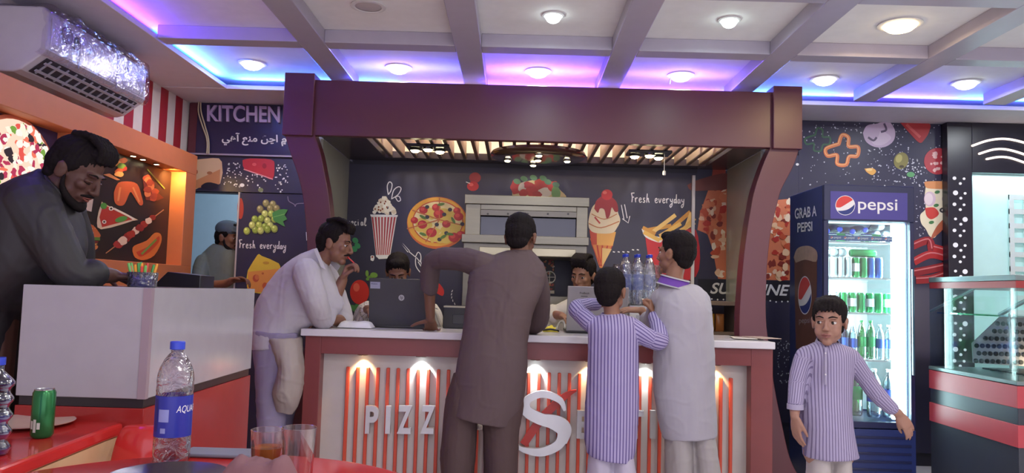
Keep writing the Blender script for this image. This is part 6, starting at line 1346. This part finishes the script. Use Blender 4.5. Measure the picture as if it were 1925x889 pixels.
# ---------------------------------------------------------------- cook in the doorway with a cap
Y = 6.2
torso = [RR((402, 458), (440, 466), Y, .07), RR((385, 472), (458, 478), Y, .11), RR((370, 492), (470, 496), Y, .13), RR((364, 520), (470, 525), Y, .14), RR((362, 560), (466, 560), Y, .14), RR((364, 620), (462, 620), Y, .14), RR((366, 680), (460, 680), Y, .15)]
legs = [[RR((372, 670), (412, 670), Y, .09), RR((376, 820), (408, 820), Y, .06)], [RR((414, 670), (454, 670), Y, .09), RR((416, 820), (448, 820), Y, .06)]]
ca = dict(pts=[at(384, 492, 6.14), at(376, 525, 6.02), V((at(385, 538, 5.95).x, 5.93, 1.235)), at(420, 534, 5.82), at(436, 527, 5.76)], rad=[.07, .06, .05, .045, .035], sleeve=3, wr=.026, hand=dict(d=(1, -.05, .15), n=(0, -.3, -.8), side=-1, s=1.05, curl=.55, spread=.04))
def cap_(t, T, r, f, u, s):
    e = MB(); e.ell(T(0, -.014, .066), r*.088*s, f*.108*s, u*.072*s, DUM, 22, 12); e.ell(T(0, .085, .052), r*.07*s, f*.055*s, u*.010*s, DUM, 20, 8); solidify(e, 'cap', t, [cloth('cap_grey', (88, 100, 112))], .006, 2)
person((at(415, 900, Y).x, Y, 0), 'cook in grey shirt and flat cap standing in the kitchen doorway beside the grape panel', ('skin_mid', 0), HAIRC, (at(430, 447, 6.2), V((.95, -.28, -.1)), V((.1, 0, 1)), 1.04), torso, legs, [ca], cloth('cloth_greygreen', (112, 118, 112)), cloth('cloth_black2', 0), (at(420, 475, Y), at(422, 463, Y)), dict(style='short'), dict(beard=True, moustache=True), 8, ffold=.008, kname='shirt', voxel=.006, extra=cap_)
# ---------------------------------------------------------------- two staff behind the laptops
Y = 5.36
def staff(hx, hy, fwd, label, shirt, stripe, sk, hs, seed, up=(0, 0, 1), Y=5.29, style='short'):
    cx = hx
    torso = [R4(cx-24, cx+24, hy+44, .06, Y), R4(cx-62, cx+62, hy+62, .1, Y), R4(cx-74, cx+74, hy+95, .12, Y), R4(cx-66, cx+66, hy+140, .125, Y), R4(cx-58, cx+58, hy+200, .125, Y), R4(cx-60, cx+60, hy+270, .14, Y)]
    legs = [[R4(cx-54, cx-2, hy+255, .1, Y), R4(cx-46, cx-6, hy+400, .06, Y)], [R4(cx+2, cx+54, hy+255, .1, Y), R4(cx+6, cx+46, hy+400, .06, Y)]]
    arms = []
    for q in (-1, 1):
        e = at(cx+q*78, hy+130, Y-.02); arms.append(dict(pts=[at(cx+q*60, hy+75, Y), e, V((e.x-q*.06, 5.22, max(CZ+.08, e.z-.02))), V((e.x-q*.12, 5.06 if q < 0 or seed != 11 else 5.21, CZ+.10))], rad=[.07, .055, .047, .036], sleeve=3, cuff_at=.3, wr=.026, hand=dict(d=(-q*.4, -.9, -.1), n=(0, 0, -1), side=-q, curl=.3, s=.95)))
    person((at(cx, hy, Y).x, Y, 0), label, sk, HAIRC, (at(hx, hy, Y), V(fwd), V(up), hs), torso, legs, arms, shirt, cloth('cloth_black2', 0), (at(cx, hy+52, Y), at(cx, hy+34, Y)), dict(style=style, volume=1.05), dict(), seed, ffold=.006, kname='shirt', stripe=stripe, voxel=.0065, neck_r=.05, foot=-1)
staff(748, 511, (.08, -.86, -.5), 'person in white pin-striped shirt mostly hidden behind the black laptop', cloth('cloth_pinstripe', (206, 200, 196), ((86, 82, 88), .034, .1)), lambda p: p.x+.3*p.z, ('skin_mid', 0), 1.0, 10, (0, -.5, .86))
staff(1096, 517, (-.5, -.84, -.22), 'young person with brown-black hair looking down behind the silver laptop', cloth('cloth_cream4', (196, 190, 180)), None, ('skin_tan', 0), 1.0, 11, (-.05, -.2, 1), style='swept')
